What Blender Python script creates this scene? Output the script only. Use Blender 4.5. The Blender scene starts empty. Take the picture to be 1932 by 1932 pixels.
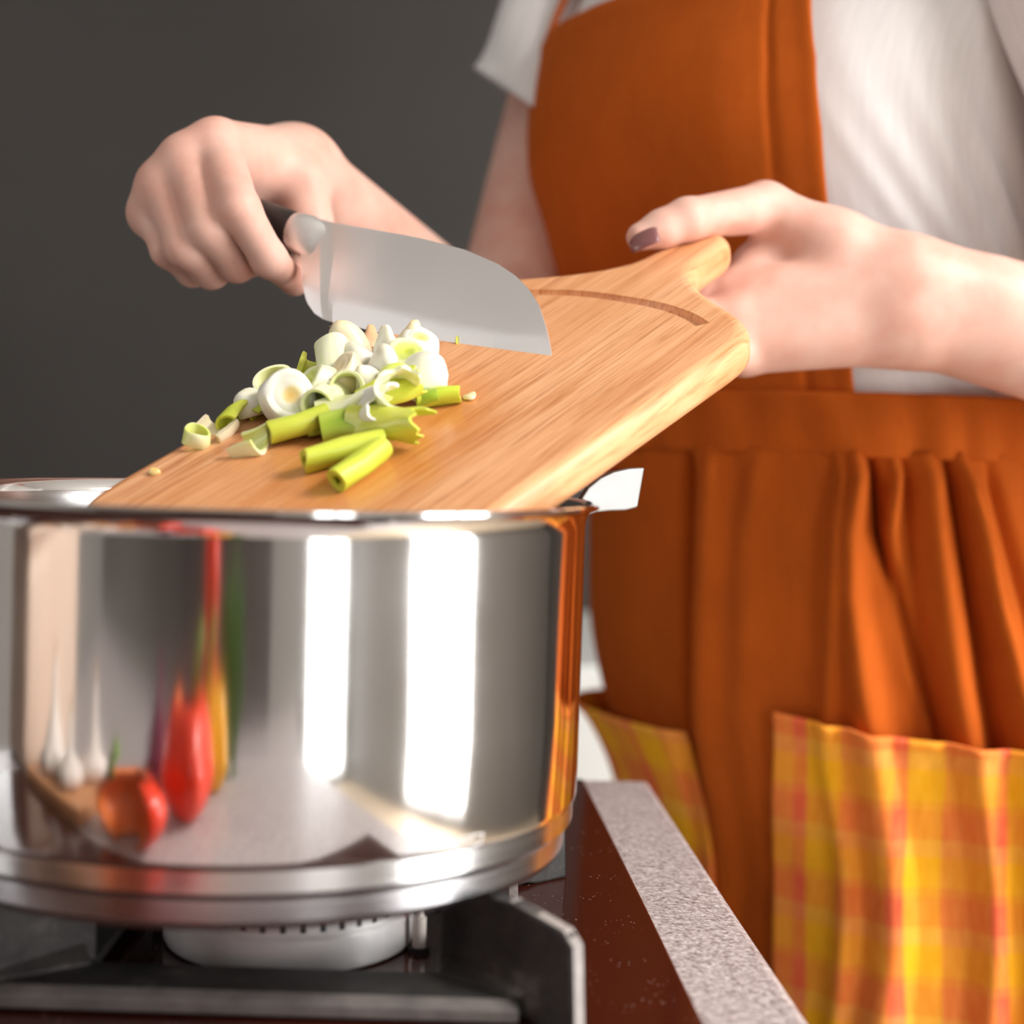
import bpy, bmesh, math, random
import numpy as np
from mathutils import Vector, Matrix
random.seed(7); rng = np.random.default_rng(7)
SC = bpy.context.scene
COL = SC.collection
R_ = math.radians

# ------------------------------------------------------------------ camera, world, light, exposure
CAM_Z = 1.114; FPX = 3000.0; PITCH = R_(2.94); ROLL = R_(1.795)
FWD = np.array([0, math.cos(PITCH), -math.sin(PITCH)])
UP0 = np.array([0, math.sin(PITCH), math.cos(PITCH)])
RT0 = np.array([1.0, 0, 0])
CR, SR = math.cos(ROLL), math.sin(ROLL)
camd = bpy.data.cameras.new('camera'); cam = bpy.data.objects.new('camera', camd); COL.objects.link(cam)
camd.sensor_width = 36; camd.lens = 36 * FPX / 1932; camd.clip_start = 0.02
RT = CR * RT0 - SR * (-UP0) * -1            # camera right after roll
RT = CR * RT0 + SR * UP0
UP = CR * UP0 - SR * RT0
cam.matrix_world = Matrix(((RT[0], UP[0], -FWD[0], 0), (RT[1], UP[1], -FWD[1], 0), (RT[2], UP[2], -FWD[2], CAM_Z), (0, 0, 0, 1)))
camd.dof.use_dof = True; camd.dof.focus_distance = 0.715; camd.dof.aperture_fstop = 4.6
SC.camera = cam
SC.view_settings.view_transform = 'Standard'; SC.view_settings.look = 'None'
SC.view_settings.gamma = 1; SC.view_settings.use_curve_mapping = False
SC.view_settings.exposure = 0.3
wd = bpy.data.worlds.new('daylight'); SC.world = wd; wd.use_nodes = True
wd.node_tree.nodes['Background'].inputs[0].default_value = (0.85, 0.92, 1.0, 1)
wd.node_tree.nodes['Background'].inputs[1].default_value = 1.0

def area_light(name, loc, aim, sx, sy, power, col=(1, 1, 1)):
    d = bpy.data.lights.new(name, 'AREA'); d.shape = 'RECTANGLE'; d.size = sx; d.size_y = sy
    d.energy = power; d.color = col
    o = bpy.data.objects.new(name, d); COL.objects.link(o); o.location = loc
    o.rotation_euler = (Vector(aim) - Vector(loc)).to_track_quat('-Z', 'Y').to_euler()
    return o
# daylight entering through the two windows of the room
area_light('window_daylight', (2.36, -.19, 1.22), (0, -.19, 1.22), 1.1, 2.2, 66, (1, .985, .97))
area_light('rear_window_daylight', (1.75, -2.26, 1.22), (1.75, 0, 1.22), .9, 2.2, 25, (1, .985, .96))
area_light('left_window_daylight', (-2.36, -.3, 1.65), (0, -.3, 1.65), 1.1, 1.05, 11, (1, .97, .94))
area_light('ceiling_panel_light', (1.55, -.05, 2.52), (1.2, .2, 0), .75, .75, 58, (1, .955, .90))

def ray(px, py):
    u, v = (px - 966) / FPX, (py - 966) / FPX
    X = CR * u + SR * v; Y = -SR * u + CR * v
    return FWD + RT0 * X - UP0 * Y
CAMP = np.array([0, 0, CAM_Z])
def P(px, py, d): return CAMP + ray(px, py) * d
def PZ(px, py, z):
    r = ray(px, py); return CAMP + r * ((z - CAM_Z) / r[2])

# ------------------------------------------------------------------ helpers
def tag(o, label=None, cat=None, group=None, kind=None):
    if label: o['label'] = label
    if cat: o['category'] = cat
    if group: o['group'] = group
    if kind: o['kind'] = kind
    return o
def empty(name, loc, rz=0):
    o = bpy.data.objects.new(name, None); COL.objects.link(o); o.location = loc; o.rotation_euler = (0, 0, rz)
    o.empty_display_size = 0.02
    return o
def obj_from(name, verts, faces, mat=None, parent=None, smooth=True, uv=None, world=True):
    me = bpy.data.meshes.new(name)
    me.from_pydata([tuple(map(float, v)) for v in verts], [], [tuple(int(i) for i in f) for f in faces])
    me.update()
    if uv is not None:
        l = me.uv_layers.new(name='UVMap')
        li = np.empty(len(me.loops), dtype=np.int32); me.loops.foreach_get('vertex_index', li)
        l.data.foreach_set('uv', np.asarray(uv, dtype=np.float32)[li].ravel())
    if smooth:
        me.polygons.foreach_set('use_smooth', [True] * len(me.polygons))
    if mat: me.materials.append(mat)
    o = bpy.data.objects.new(name, me); COL.objects.link(o)
    if parent is not None: set_parent(o, parent)
    return o
def world_of(o):
    m = Matrix.LocRotScale(o.location, o.rotation_euler, o.scale)
    return world_of(o.parent) @ o.matrix_parent_inverse @ m if o.parent else m
def set_parent(o, parent):
    o.parent = parent; o.matrix_parent_inverse = world_of(parent).inverted()
def obj_bm(name, bm, mat=None, parent=None, smooth=False):
    me = bpy.data.meshes.new(name); bm.normal_update(); bm.to_mesh(me); bm.free()
    if smooth: me.polygons.foreach_set('use_smooth', [True] * len(me.polygons))
    if mat: me.materials.append(mat)
    o = bpy.data.objects.new(name, me); COL.objects.link(o)
    if parent is not None: set_parent(o, parent)
    return o
def bevel(o, w, seg=2, angle=35):
    m = o.modifiers.new('bevel', 'BEVEL'); m.width = w; m.segments = seg; m.limit_method = 'ANGLE'; m.angle_limit = R_(angle)
    return o
def shade_auto(o, ang=40):
    me = o.data
    me.polygons.foreach_set('use_smooth', [True] * len(me.polygons))
    bm = bmesh.new(); bm.from_mesh(me)
    for e in bm.edges:
        if len(e.link_faces) == 2 and e.calc_face_angle(0) > R_(ang): e.smooth = False
    bm.to_mesh(me); bm.free()
    return o
def bm_box(bm, x0, x1, y0, y1, z0, z1, M=None):
    vs = [bm.verts.new((x, y, z)) for x in (x0, x1) for y in (y0, y1) for z in (z0, z1)]
    for f in ((0, 1, 3, 2), (4, 6, 7, 5), (0, 4, 5, 1), (2, 3, 7, 6), (0, 2, 6, 4), (1, 5, 7, 3)):
        bm.faces.new([vs[i] for i in f])
    if M is not None:
        for v in vs: v.co = M @ v.co
    return vs
def box_obj(name, x0, x1, y0, y1, z0, z1, mat, parent=None, M=None, bev=0):
    bm = bmesh.new(); bm_box(bm, x0, x1, y0, y1, z0, z1, M)
    bmesh.ops.recalc_face_normals(bm, faces=bm.faces)
    o = obj_bm(name, bm, mat, parent)
    if bev: bevel(o, bev)
    return o
def lathe(name, prof, mat, parent=None, n=128, loc=(0, 0, 0), ang=40, closed=False):
    vs = []; fs = []
    m = len(prof)
    for i in range(n):
        a = 2 * math.pi * i / n
        for r, z in prof: vs.append((loc[0] + r * math.cos(a), loc[1] + r * math.sin(a), loc[2] + z))
    for i in range(n):
        j = (i + 1) % n
        for k in range(m if closed else m - 1):
            k2 = (k + 1) % m
            fs.append((i * m + k, j * m + k, j * m + k2, i * m + k2))
    o = obj_from(name, vs, fs, mat, parent)
    bm = bmesh.new(); bm.from_mesh(o.data)
    bmesh.ops.remove_doubles(bm, verts=bm.verts, dist=1e-6)
    bmesh.ops.recalc_face_normals(bm, faces=bm.faces)
    bm.to_mesh(o.data); bm.free()
    return shade_auto(o, ang)
def grid_faces(nu, nv, close_u=False):
    f = []
    for i in range(nu if close_u else nu - 1):
        i2 = (i + 1) % nu
        for j in range(nv - 1):
            f.append((i * nv + j, i2 * nv + j, i2 * nv + j + 1, i * nv + j + 1))
    return f
def tube(name, pts, rad, mat, parent=None, n=10, caps=True):
    pts = [Vector(p) for p in pts]; vs = []; fs = []
    if not hasattr(rad, '__len__'): rad = [rad] * len(pts)
    prev = None
    for i, p in enumerate(pts):
        t = (pts[min(i + 1, len(pts) - 1)] - pts[max(i - 1, 0)]).normalized()
        if prev is None:
            prev = t.orthogonal().normalized()
        prev = (prev - t * prev.dot(t)).normalized(); b = t.cross(prev)
        for k in range(n):
            a = 2 * math.pi * k / n
            vs.append(p + (prev * math.cos(a) + b * math.sin(a)) * rad[i])
    for i in range(len(pts) - 1):
        for k in range(n):
            k2 = (k + 1) % n
            fs.append((i * n + k, i * n + k2, (i + 1) * n + k2, (i + 1) * n + k))
    if caps:
        fs.append(tuple(range(n))[::-1]); fs.append(tuple((len(pts) - 1) * n + k for k in range(n)))
    return obj_from(name, vs, fs, mat, parent)

# ------------------------------------------------------------------ materials
class NT:
    def __init__(s, name):
        s.m = bpy.data.materials.new(name); s.m.use_nodes = True; s.t = s.m.node_tree
        s.b = s.t.nodes['Principled BSDF']; s.n = s.t.nodes; s.l = s.t.links
    def node(s, ty, **kw):
        n = s.n.new(ty)
        for k, v in kw.items():
            if k.startswith('i_'):
                key = k[2:]
                key = int(key) if key.isdigit() else key.replace('_', ' ')
                if isinstance(v, bpy.types.NodeSocket): s.l.new(v, n.inputs[key])
                else: n.inputs[key].default_value = v
            else: setattr(n, k, v)
        return n
    def link(s, a, b): s.l.new(a, b)
    def ramp(s, fac, stops, interp='LINEAR'):
        r = s.n.new('ShaderNodeValToRGB'); r.color_ramp.interpolation = interp
        el = r.color_ramp.elements
        while len(el) < len(stops): el.new(0.5)
        for e, (p, c) in zip(el, stops):
            e.position = p; e.color = (*c, 1) if len(c) == 3 else c
        s.l.new(fac, r.inputs[0]); return r.outputs[0]
    def coord(s, scale=(1, 1, 1), kind='Object', rot=(0, 0, 0)):
        tc = s.n.new('ShaderNodeTexCoord'); mp = s.n.new('ShaderNodeMapping')
        mp.inputs['Scale'].default_value = scale; mp.inputs['Rotation'].default_value = rot
        s.l.new(tc.outputs[kind], mp.inputs[0]); return mp.outputs[0]
    def noise(s, vec, scale, detail=4, rough=.5, dist=0):
        n = s.node('ShaderNodeTexNoise', i_Vector=vec, i_Scale=scale, i_Detail=detail, i_Roughness=rough, i_Distortion=dist)
        return n.outputs[0]
    def mix(s, fac, a, b, mode='MIX'):
        n = s.n.new('ShaderNodeMix'); n.data_type = 'RGBA'; n.blend_type = mode
        for k, v in ((0, fac), (6, a), (7, b)):
            if isinstance(v, bpy.types.NodeSocket): s.l.new(v, n.inputs[k])
            else: n.inputs[k].default_value = v if k == 0 else ((*v, 1) if len(v) == 3 else v)
        return n.outputs[2]
    def math(s, op, a, b=0.0, c=0.0):
        n = s.n.new('ShaderNodeMath'); n.operation = op
        for k, v in enumerate((a, b, c)):
            if isinstance(v, bpy.types.NodeSocket): s.l.new(v, n.inputs[k])
            else: n.inputs[k].default_value = v
        return n.outputs[0]
    def bump(s, h, strength=.3, dist=.001):
        n = s.node('ShaderNodeBump', i_Strength=strength, i_Distance=dist, i_Height=h); s.l.new(n.outputs[0], s.b.inputs['Normal'])
    def set(s, **kw):
        for k, v in kw.items():
            i = s.b.inputs[k.replace('_', ' ')]
            if isinstance(v, bpy.types.NodeSocket): s.l.new(v, i)
            else: i.default_value = (*v, 1) if (hasattr(v, '__len__') and len(v) == 3 and i.type == 'RGBA') else v
        return s
def simple(name, col, rough=.5, metal=0., var=.12, scale=20, bump=0., bdist=.001, **kw):
    n = NT(name); v = n.coord()
    f = n.noise(v, scale)
    d = tuple(c * (1 - var) for c in col); l = tuple(min(1, c * (1 + var)) for c in col)
    n.set(Base_Color=n.ramp(f, [(.3, d), (.7, l)]), Roughness=rough, Metallic=metal, **kw)
    if bump: n.bump(n.noise(v, scale * 6, 3), bump, bdist)
    return n.m

def m_fabric(name, col, var=.1, weave=.25):
    n = NT(name); v = n.coord(); uv = n.coord((1, 1, 1), 'UV')
    f = n.noise(v, 26, 5, .6)
    slub = n.noise(n.coord((260, 30, 1), 'UV'), 1, 3)
    c = n.ramp(f, [(.25, tuple(x * (1 - var) for x in col)), (.75, tuple(x * (1 + var) for x in col))])
    c = n.mix(.25, c, n.ramp(slub, [(.3, tuple(x * .8 for x in col)), (.7, tuple(min(1, x * 1.15) for x in col))]))
    n.set(Base_Color=c, Roughness=.9, Specular_IOR_Level=.12)
    wv = n.node('ShaderNodeTexNoise', i_Vector=uv, i_Scale=700., i_Detail=2.)
    big = n.noise(v, 38, 3)
    n.bump(n.math('ADD', n.math('MULTIPLY', wv.outputs[0], .12), n.math('MULTIPLY', big, 1.0)), weave, .003)
    return n.m
M = {}
M['orange'] = m_fabric('orange_linen', (.46, .092, .009))
M['white_jersey'] = m_fabric('white_jersey', (.76, .735, .73), .03, .12)

def m_plaid():
    n = NT('plaid_cotton'); tc = n.coord((1, 1, 1), 'UV')
    sx = n.node('ShaderNodeSeparateXYZ', i_0=tc)
    def stripes(c, period, phase, stops):
        f = n.math('FRACT', n.math('ADD', n.math('DIVIDE', c, period), phase))
        return n.ramp(f, stops, 'CONSTANT')
    Y = (1, .49, .005); O = (.93, .27, .04); Rd = (.90, .11, .06); Lo = (.96, .42, .11)
    warp = stripes(sx.outputs[0], .0585, .0, [(0, O), (.22, Rd), (.36, Y), (.72, O)])
    weft = stripes(sx.outputs[1], .0585, .1, [(0, Rd), (.34, O), (.44, Y), (.80, Lo)])
    c = n.mix(.36, warp, weft)
    nz = n.noise(n.coord((400, 60, 1), 'UV'), 1, 3)
    c = n.mix(.18, c, n.ramp(nz, [(.3, (.55, .12, .01)), (.7, (1, .6, .15))]))
    n.set(Base_Color=c, Roughness=.9, Specular_IOR_Level=.15)
    n.bump(n.noise(n.coord(), 60, 3), .3, .002)
    return n.m
M['plaid'] = m_plaid()

def m_skin():
    n = NT('skin'); v = n.coord()
    f = n.noise(v, 14, 5, .6); f2 = n.noise(v, 55, 3)
    c = n.ramp(f, [(.3, (.61, .33, .255)), (.5, (.68, .41, .33)), (.72, (.74, .49, .41))])
    c = n.mix(.3, c, n.ramp(f2, [(.35, (.62, .27, .21)), (.65, (.74, .49, .41))]))
    n.set(Base_Color=c, Roughness=.48, Subsurface_Weight=.25, Subsurface_Radius=(.9, .35, .2), Subsurface_Scale=.006)
    n.b.inputs['Specular IOR Level'].default_value = .35
    n.bump(n.noise(v, 420, 3), .12, .0006)
    return n.m
M['skin'] = m_skin()

def m_board():
    n = NT('board_wood')
    v = n.coord((1, 1, 1)); sx = n.node('ShaderNodeSeparateXYZ', i_0=v)
    # glued staves running along the board
    st = n.math('FLOOR', n.math('MULTIPLY', sx.outputs[1], 27.0))
    stn = n.node('ShaderNodeTexWhiteNoise', noise_dimensions='1D'); n.link(st, stn.inputs['W'])
    cb = n.node('ShaderNodeCombineXYZ', i_0=n.math('MULTIPLY', sx.outputs[0], 5.0), i_1=n.math('MULTIPLY', sx.outputs[1], 95.0), i_2=n.math('ADD', n.math('MULTIPLY', sx.outputs[2], 60.0), n.math('MULTIPLY', stn.outputs[0], 9.0)))
    g = n.noise(cb.outputs[0], 1.0, 5, .6, .6)
    cb2 = n.node('ShaderNodeCombineXYZ', i_0=n.math('MULTIPLY', sx.outputs[0], 16.0), i_1=n.math('MULTIPLY', sx.outputs[1], 420.0), i_2=n.math('MULTIPLY', sx.outputs[2], 200.0))
    fine = n.noise(cb2.outputs[0], 1.0, 3, .7)
    c = n.ramp(g, [(.28, (.33, .10, .025)), (.42, (.60, .26, .09)), (.56, (.84, .52, .29)), (.74, (.52, .18, .045))])
    c = n.mix(.42, c, n.ramp(fine, [(.36, (.34, .11, .035)), (.50, (.80, .48, .27)), (.70, (.92, .65, .45))]))
    c = n.mix(n.math('MULTIPLY', stn.outputs[0], .45), c, (.80, .43, .20))
    c = n.mix(1.0, c, (.93, .80, .72), 'MULTIPLY')
    pores = n.ramp(fine, [(.29, (1, 1, 1)), (.34, (0, 0, 0))])
    c = n.mix(n.math('MULTIPLY', pores, .6), c, (.33, .13, .05))
    # damp stain left by the chopped onions
    pos = n.node('ShaderNodeVectorMath', operation='DISTANCE', i_0=n.node('ShaderNodeVectorMath', operation='MULTIPLY', i_0=v, i_1=(.55, 1, 0)).outputs[0], i_1=(.012, .095, 0))
    wet = n.math('ADD', pos.outputs['Value'], n.math('MULTIPLY', n.noise(n.coord((14, 40, 1)), 1, 4), .05))
    wetf = n.ramp(wet, [(.050, (1, 1, 1)), (.075, (0, 0, 0))])
    c = n.mix(n.math('MULTIPLY', wetf, .62), c, (.58, .19, .025))
    n.set(Base_Color=c, Roughness=n.ramp(wetf, [(0, (.36, .36, .36)), (1, (.22, .22, .22))]))
    n.bump(n.math('ADD', n.math('MULTIPLY', fine, .5), n.math('MULTIPLY', g, .4)), .35, .0008)
    return n.m
M['board'] = m_board()

def m_steel(name, rough, col=(.78, .77, .76), sc=(1, 1, 160), bstr=.05, bd=.0004, aniso=0.):
    n = NT(name); v = n.coord(sc)
    f = n.noise(v, 4, 4)
    n.set(Base_Color=n.ramp(f, [(.3, tuple(c * .95 for c in col)), (.7, col)]), Metallic=1.0, Roughness=n.ramp(f, [(.3, (rough * .8,) * 3), (.7, (rough * 1.25,) * 3)]))
    if aniso: n.set(Anisotropic=aniso)
    if bstr: n.bump(f, bstr, bd)
    return n.m
M['pot_steel'] = m_steel('polished_steel', .085, (.80, .79, .78), (6, 6, 6), .0)
M['pot_inside'] = m_steel('brushed_inner_steel', .2, (.62, .61, .60), (1, 1, 200))
M['base_steel'] = m_steel('satin_base_steel', .24, (.47, .46, .47), (1, 1, 100))
M['handle_steel'] = m_steel('satin_handle_steel', .55, (.30, .297, .293), (3, 3, 3), .0)
M['blade_steel'] = m_steel('blade_steel', .40, (.84, .82, .81), (2, 2, 2), .0)
M['bolster_steel'] = m_steel('bolster_steel', .42, (.84, .83, .82), (2, 2, 2), .0)
M['burner_alu'] = simple('burner_aluminium', (.80, .78, .77), .42, .35, .06, 60, .1)
M['black_plastic'] = simple('black_plastic', (.010, .010, .011), .38, var=.2, scale=60, bump=.1)
def m_cast():
    n = NT('cast_iron'); v = n.coord()
    f = n.noise(v, 40, 6, .65)
    c = n.ramp(f, [(.35, (.018, .016, .015)), (.62, (.05, .045, .042)), (.78, (.16, .145, .135))])
    n.set(Base_Color=c, Roughness=.55, Metallic=.2); n.bump(n.noise(v, 260, 4), .35, .0012); return n.m
M['cast'] = m_cast()
M['worn_lit_iron'] = simple('worn_lit_iron_edge', (.33, .30, .285), .5, .3, .25, 60, .3)  # wear plus the light on the fin ends, put into the colour
def m_glass_top():
    n = NT('dark_glass'); v = n.coord()
    sp = n.node('ShaderNodeTexVoronoi', i_Vector=v, i_Scale=420.)
    d = n.ramp(sp.outputs['Distance'], [(.10, (1, 1, 1)), (.16, (0, 0, 0))])
    pk = n.ramp(n.noise(v, 60, 2), [(.52, (0, 0, 0)), (.6, (1, 1, 1))])
    fac = n.math('MULTIPLY', n.math('MULTIPLY', d, pk), .7)
    n.set(Base_Color=n.mix(fac, (.040, .0085, .005), (.5, .36, .3)), Roughness=n.ramp(fac, [(0, (.09, .09, .09)), (1, (.6, .6, .6))]))
    return n.m
M['hob_glass'] = m_glass_top()
def m_speckle():
    n = NT('speckled_laminate'); v = n.coord()
    a = n.noise(v, 520, 3, .7); b = n.noise(v, 240, 3, .6)
    c = n.ramp(a, [(.36, (.11, .085, .085)), (.46, (.36, .31, .31)), (.58, (.54, .48, .48)), (.7, (.85, .80, .80))])
    c = n.mix(.35, c, n.ramp(b, [(.38, (.16, .13, .13)), (.5, (.48, .43, .43)), (.66, (.80, .76, .76))]))
    n.set(Base_Color=c, Roughness=.34); n.bump(a, .15, .0006); return n.m
M['speckle'] = m_speckle()
M['wall_dark'] = simple('charcoal_wall_paint', (.041, .037, .034), .75, 0, .1, 3, .1)
M['wall_light'] = simple('warm_grey_wall_paint', (.42, .40, .385), .8, 0, .03, 3, .05)
M['wall_mid'] = simple('grey_wall_paint', (.24, .23, .22), .8, 0, .05, 3, .05)
M['ceiling'] = simple('white_ceiling_paint', (.66, .65, .63), .9, 0, .02, 3)
M['frame_white'] = simple('white_window_paint', (.8, .8, .8), .4, 0, .03, 5)
M['cab_white'] = simple('white_cabinet_lacquer', (.86, .88, .86), .3, 0, .03, 6)
M['cab_dark'] = simple('dark_island_panel', (.05, .04, .038), .5, 0, .1, 6)
def m_floor():
    n = NT('pale_oak_floor'); v = n.coord((1, 8, 1))
    n.set(Base_Color=n.ramp(n.noise(v, 4, 5), [(.3, (.42, .32, .22)), (.7, (.58, .47, .35))]), Roughness=.4); return n.m
M['floor'] = m_floor()
def m_pane():
    n = NT('window_glass'); n.set(Base_Color=(1, 1, 1), Roughness=.02)
    tr = n.n.new('ShaderNodeBsdfTransparent'); mx = n.n.new('ShaderNodeMixShader'); mx.inputs[0].default_value = .06
    n.link(tr.outputs[0], mx.inputs[1]); n.link(n.b.outputs[0], mx.inputs[2]); n.link(mx.outputs[0], n.n['Material Output'].inputs[0]); return n.m
M['pane'] = m_pane()
M['nail'] = simple('mauve_nail_varnish', (.23, .095, .095), .22, 0, .05, 40)
M['nail_bare'] = simple('rosy_nail_varnish', (.60, .24, .20), .2, 0, .05, 40)

def m_onion(name, stops, rough=.32, streak=.35, streak_col=(.55, .68, .12)):
    n = NT(name); v = n.coord(); sx = n.node('ShaderNodeSeparateXYZ', i_0=v)
    rad = n.math('SQRT', n.math('ADD', n.math('MULTIPLY', sx.outputs[0], sx.outputs[0]), n.math('MULTIPLY', sx.outputs[1], sx.outputs[1])))
    rn = n.math('MULTIPLY', rad, 100.0)      # 0..1 over a centimetre
    c = n.ramp(rn, stops)
    ang = n.noise(n.coord((260, 260, 40)), 1, 4, .6)
    c = n.mix(n.math('MULTIPLY', n.ramp(ang, [(.48, (0, 0, 0)), (.70, (1, 1, 1))]), streak), c, streak_col)
    n.set(Base_Color=c, Roughness=rough, Subsurface_Weight=.3, Subsurface_Radius=(.6, .7, .3), Subsurface_Scale=.004)
    n.bump(ang, .2, .0008); return n.m
W1 = (.84, .82, .70); CRM = (.80, .64, .36); PG = (.66, .74, .28)
M['on_white'] = m_onion('onion_white', [(0, (.84, .55, .16)), (.30, (.84, .66, .32)), (.46, W1), (1, (.84, .83, .76))], streak=.14)
M['on_bulb'] = m_onion('onion_bulb_white', [(0, (.82, .78, .60)), (.5, (.84, .82, .70)), (1, (.85, .84, .78))], streak=.22, streak_col=(.72, .76, .40))
M['on_cream'] = m_onion('onion_cream', [(0, CRM), (.5, (.82, .72, .50)), (1, (.80, .68, .48))], streak=.12, streak_col=(.8, .55, .3))
M['on_pale'] = m_onion('onion_pale_green', [(0, (.55, .62, .06)), (.5, (.72, .78, .22)), (.75, (.86, .88, .56)), (1, (.88, .89, .66))], streak=.4)
M['on_green'] = m_onion('onion_green', [(0, (.46, .50, .04)), (.45, (.60, .68, .06)), (1, (.70, .72, .11))], streak=.45, streak_col=(.36, .54, .03))
M['on_deep'] = m_onion('onion_deep_green', [(0, (.22, .36, .02)), (.6, (.42, .56, .05)), (1, (.60, .70, .16))], streak=.4, streak_col=(.20, .42, .03))
M['on_tan'] = m_onion('onion_tan_skin', [(0, (.70, .42, .22)), (1, (.72, .45, .27))], streak=.3, streak_col=(.85, .62, .42))
M['root'] = simple('dry_root', (.62, .42, .22), .8, 0, .2, 200)

# ------------------------------------------------------------------ room
XL, XR, YB, YF, ZC = -2.3, 2.3, 2.25, -2.2, 2.6
def structure(o, label=None): o['kind'] = 'structure'; return o
T = .12
structure(box_obj('floor', XL - T, XR + T, YF - T, YB + T, -.1, 0, M['floor']))
structure(box_obj('ceiling', XL - T, XR + T, YF - T, YB + T, ZC, ZC + .1, M['ceiling']))
structure(box_obj('wall_back', XL - T, XR + T, YB, YB + T, 0, ZC, M['wall_dark']))
def wall_with_window(name, axis, c0, c1, lo, hi, w0, w1, z0, z1, mat):
    bm = bmesh.new()
    def bx(a0, a1, za, zb):
        if axis == 'x': bm_box(bm, c0, c1, a0, a1, za, zb)
        else: bm_box(bm, a0, a1, c0, c1, za, zb)
    bx(lo, w0, 0, ZC); bx(w1, hi, 0, ZC); bx(w0, w1, 0, z0); bx(w0, w1, z1, ZC)
    bmesh.ops.recalc_face_normals(bm, faces=bm.faces)
    return structure(obj_bm(name, bm, mat))
def window(name, axis, c0, c1, w0, w1, z0, z1, mull):
    e = structure(empty(name, ((c0 + c1) / 2, (w0 + w1) / 2, z0) if axis == 'x' else ((w0 + w1) / 2, (c0 + c1) / 2, z0)))
    def bx(nm, a0, a1, za, zb, mat, d=0.0):
        m = (c0 + c1) / 2
        if axis == 'x': return box_obj(nm, m - .03 + d, m + .03 - d, a0, a1, za, zb, mat, e)
        return box_obj(nm, a0, a1, m - .03 + d, m + .03 - d, za, zb, mat, e)
    f = .05
    bx('window_frame', w0, w0 + f, z0, z1, M['frame_white']); bx('window_frame', w1 - f, w1, z0, z1, M['frame_white'])
    bx('window_frame', w0 + f, w1 - f, z0, z0 + f, M['frame_white']); bx('window_frame', w0 + f, w1 - f, z1 - f, z1, M['frame_white'])
    xs = [w0 + f] + [w0 + (w1 - w0) * m for m in mull] + [w1 - f]
    for m in xs[1:-1]: bx('mullion', m - .03, m + .03, z0 + f, z1 - f, M['frame_white'])
    for i in range(len(xs) - 1):
        bx('pane', xs[i] + (.03 if i else 0), xs[i + 1] - (.03 if i < len(xs) - 2 else 0), z0 + f, z1 - f, M['pane'], .026)
    return e
wall_with_window('wall_right', 'x', XR, XR + T, YF, YB, -.78, .40, .05, 2.4, M['wall_mid'])
window('window_1', 'x', XR, XR + T, -.78, .40, .05, 2.4, (.55,))
wall_with_window('wall_rear', 'y', YF - T, YF, XL, XR, 1.28, 2.22, .05, 2.4, M['wall_mid'])
window('window_2', 'y', YF - T, YF, 1.28, 2.22, .05, 2.4, (.5,))
wall_with_window('wall_left', 'x', XL - T, XL, YF, YB, -.85, .25, 1.1, 2.2, M['wall_light'])
window('window_3', 'x', XL - T, XL, -.85, .25, 1.1, 2.2, (.5,))

cl_ = tag(empty('ceiling_lamp', (1.55, -.05, ZC)), 'square ceiling lamp above and right of the camera, outside the frame', 'lamp')
for a0, a1, b0, b1 in ((-.42, .42, -.42, -.39), (-.42, .42, .39, .42), (-.42, -.39, -.39, .39), (.39, .42, -.39, .39)):
    box_obj('rim', 1.55 + a0, 1.55 + a1, -.05 + b0, -.05 + b1, 2.50, ZC, M['frame_white'], cl_)
# ------------------------------------------------------------------ white cabinets at the dark wall
def base_cabinet(x0, x1, label):
    e = tag(empty('base_cabinet', ((x0 + x1) / 2, 1.95, 0)), label, 'cabinet', 'white base cabinets along the dark wall')
    box_obj('carcass', x0, x1, 1.72, 2.245, .1, .86, M['cab_white'], e)
    box_obj('plinth', x0, x1, 1.77, 2.245, 0, .1, M['cab_white'], e)
    d = box_obj('door', x0 + .003, x1 - .003, 1.70, 1.72, .105, .855, M['cab_white'], e, bev=.002)
    tube('door_handle', [(x1 - .05, 1.70, .62), (x1 - .05, 1.675, .63), (x1 - .05, 1.675, .77), (x1 - .05, 1.70, .78)], .005, M['handle_steel'], d)
    return e
base_cabinet(-.02, .40, 'blurred white base cabinet seen in the gap between pot and apron')
tc = tag(empty('standin_cupboard', (-.05, -1.9, 0)), 'added tall dark cupboard behind the camera, standing in for the dark operator mirrored in the pot', 'cupboard')  # added for the dark band it gives the pot's reflection
box_obj('carcass', -.60, .50, -2.195, -1.66, .08, 2.2, M['cab_dark'], tc); box_obj('plinth', -.58, .48, -2.195, -1.70, 0, .08, M['cab_dark'], tc)
for k in range(2):
    d = box_obj('door', -.597 + k * .55, -.053 + k * .55, -1.66, -1.64, .085, 2.19, M['cab_dark'], tc, bev=.002)
    xh = -.10 if k == 0 else 0.0
    tube('door_handle', [(xh, -1.64, 1.0), (xh, -1.61, 1.01), (xh, -1.61, 1.24), (xh, -1.64, 1.25)], .006, M['handle_steel'], d)
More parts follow.
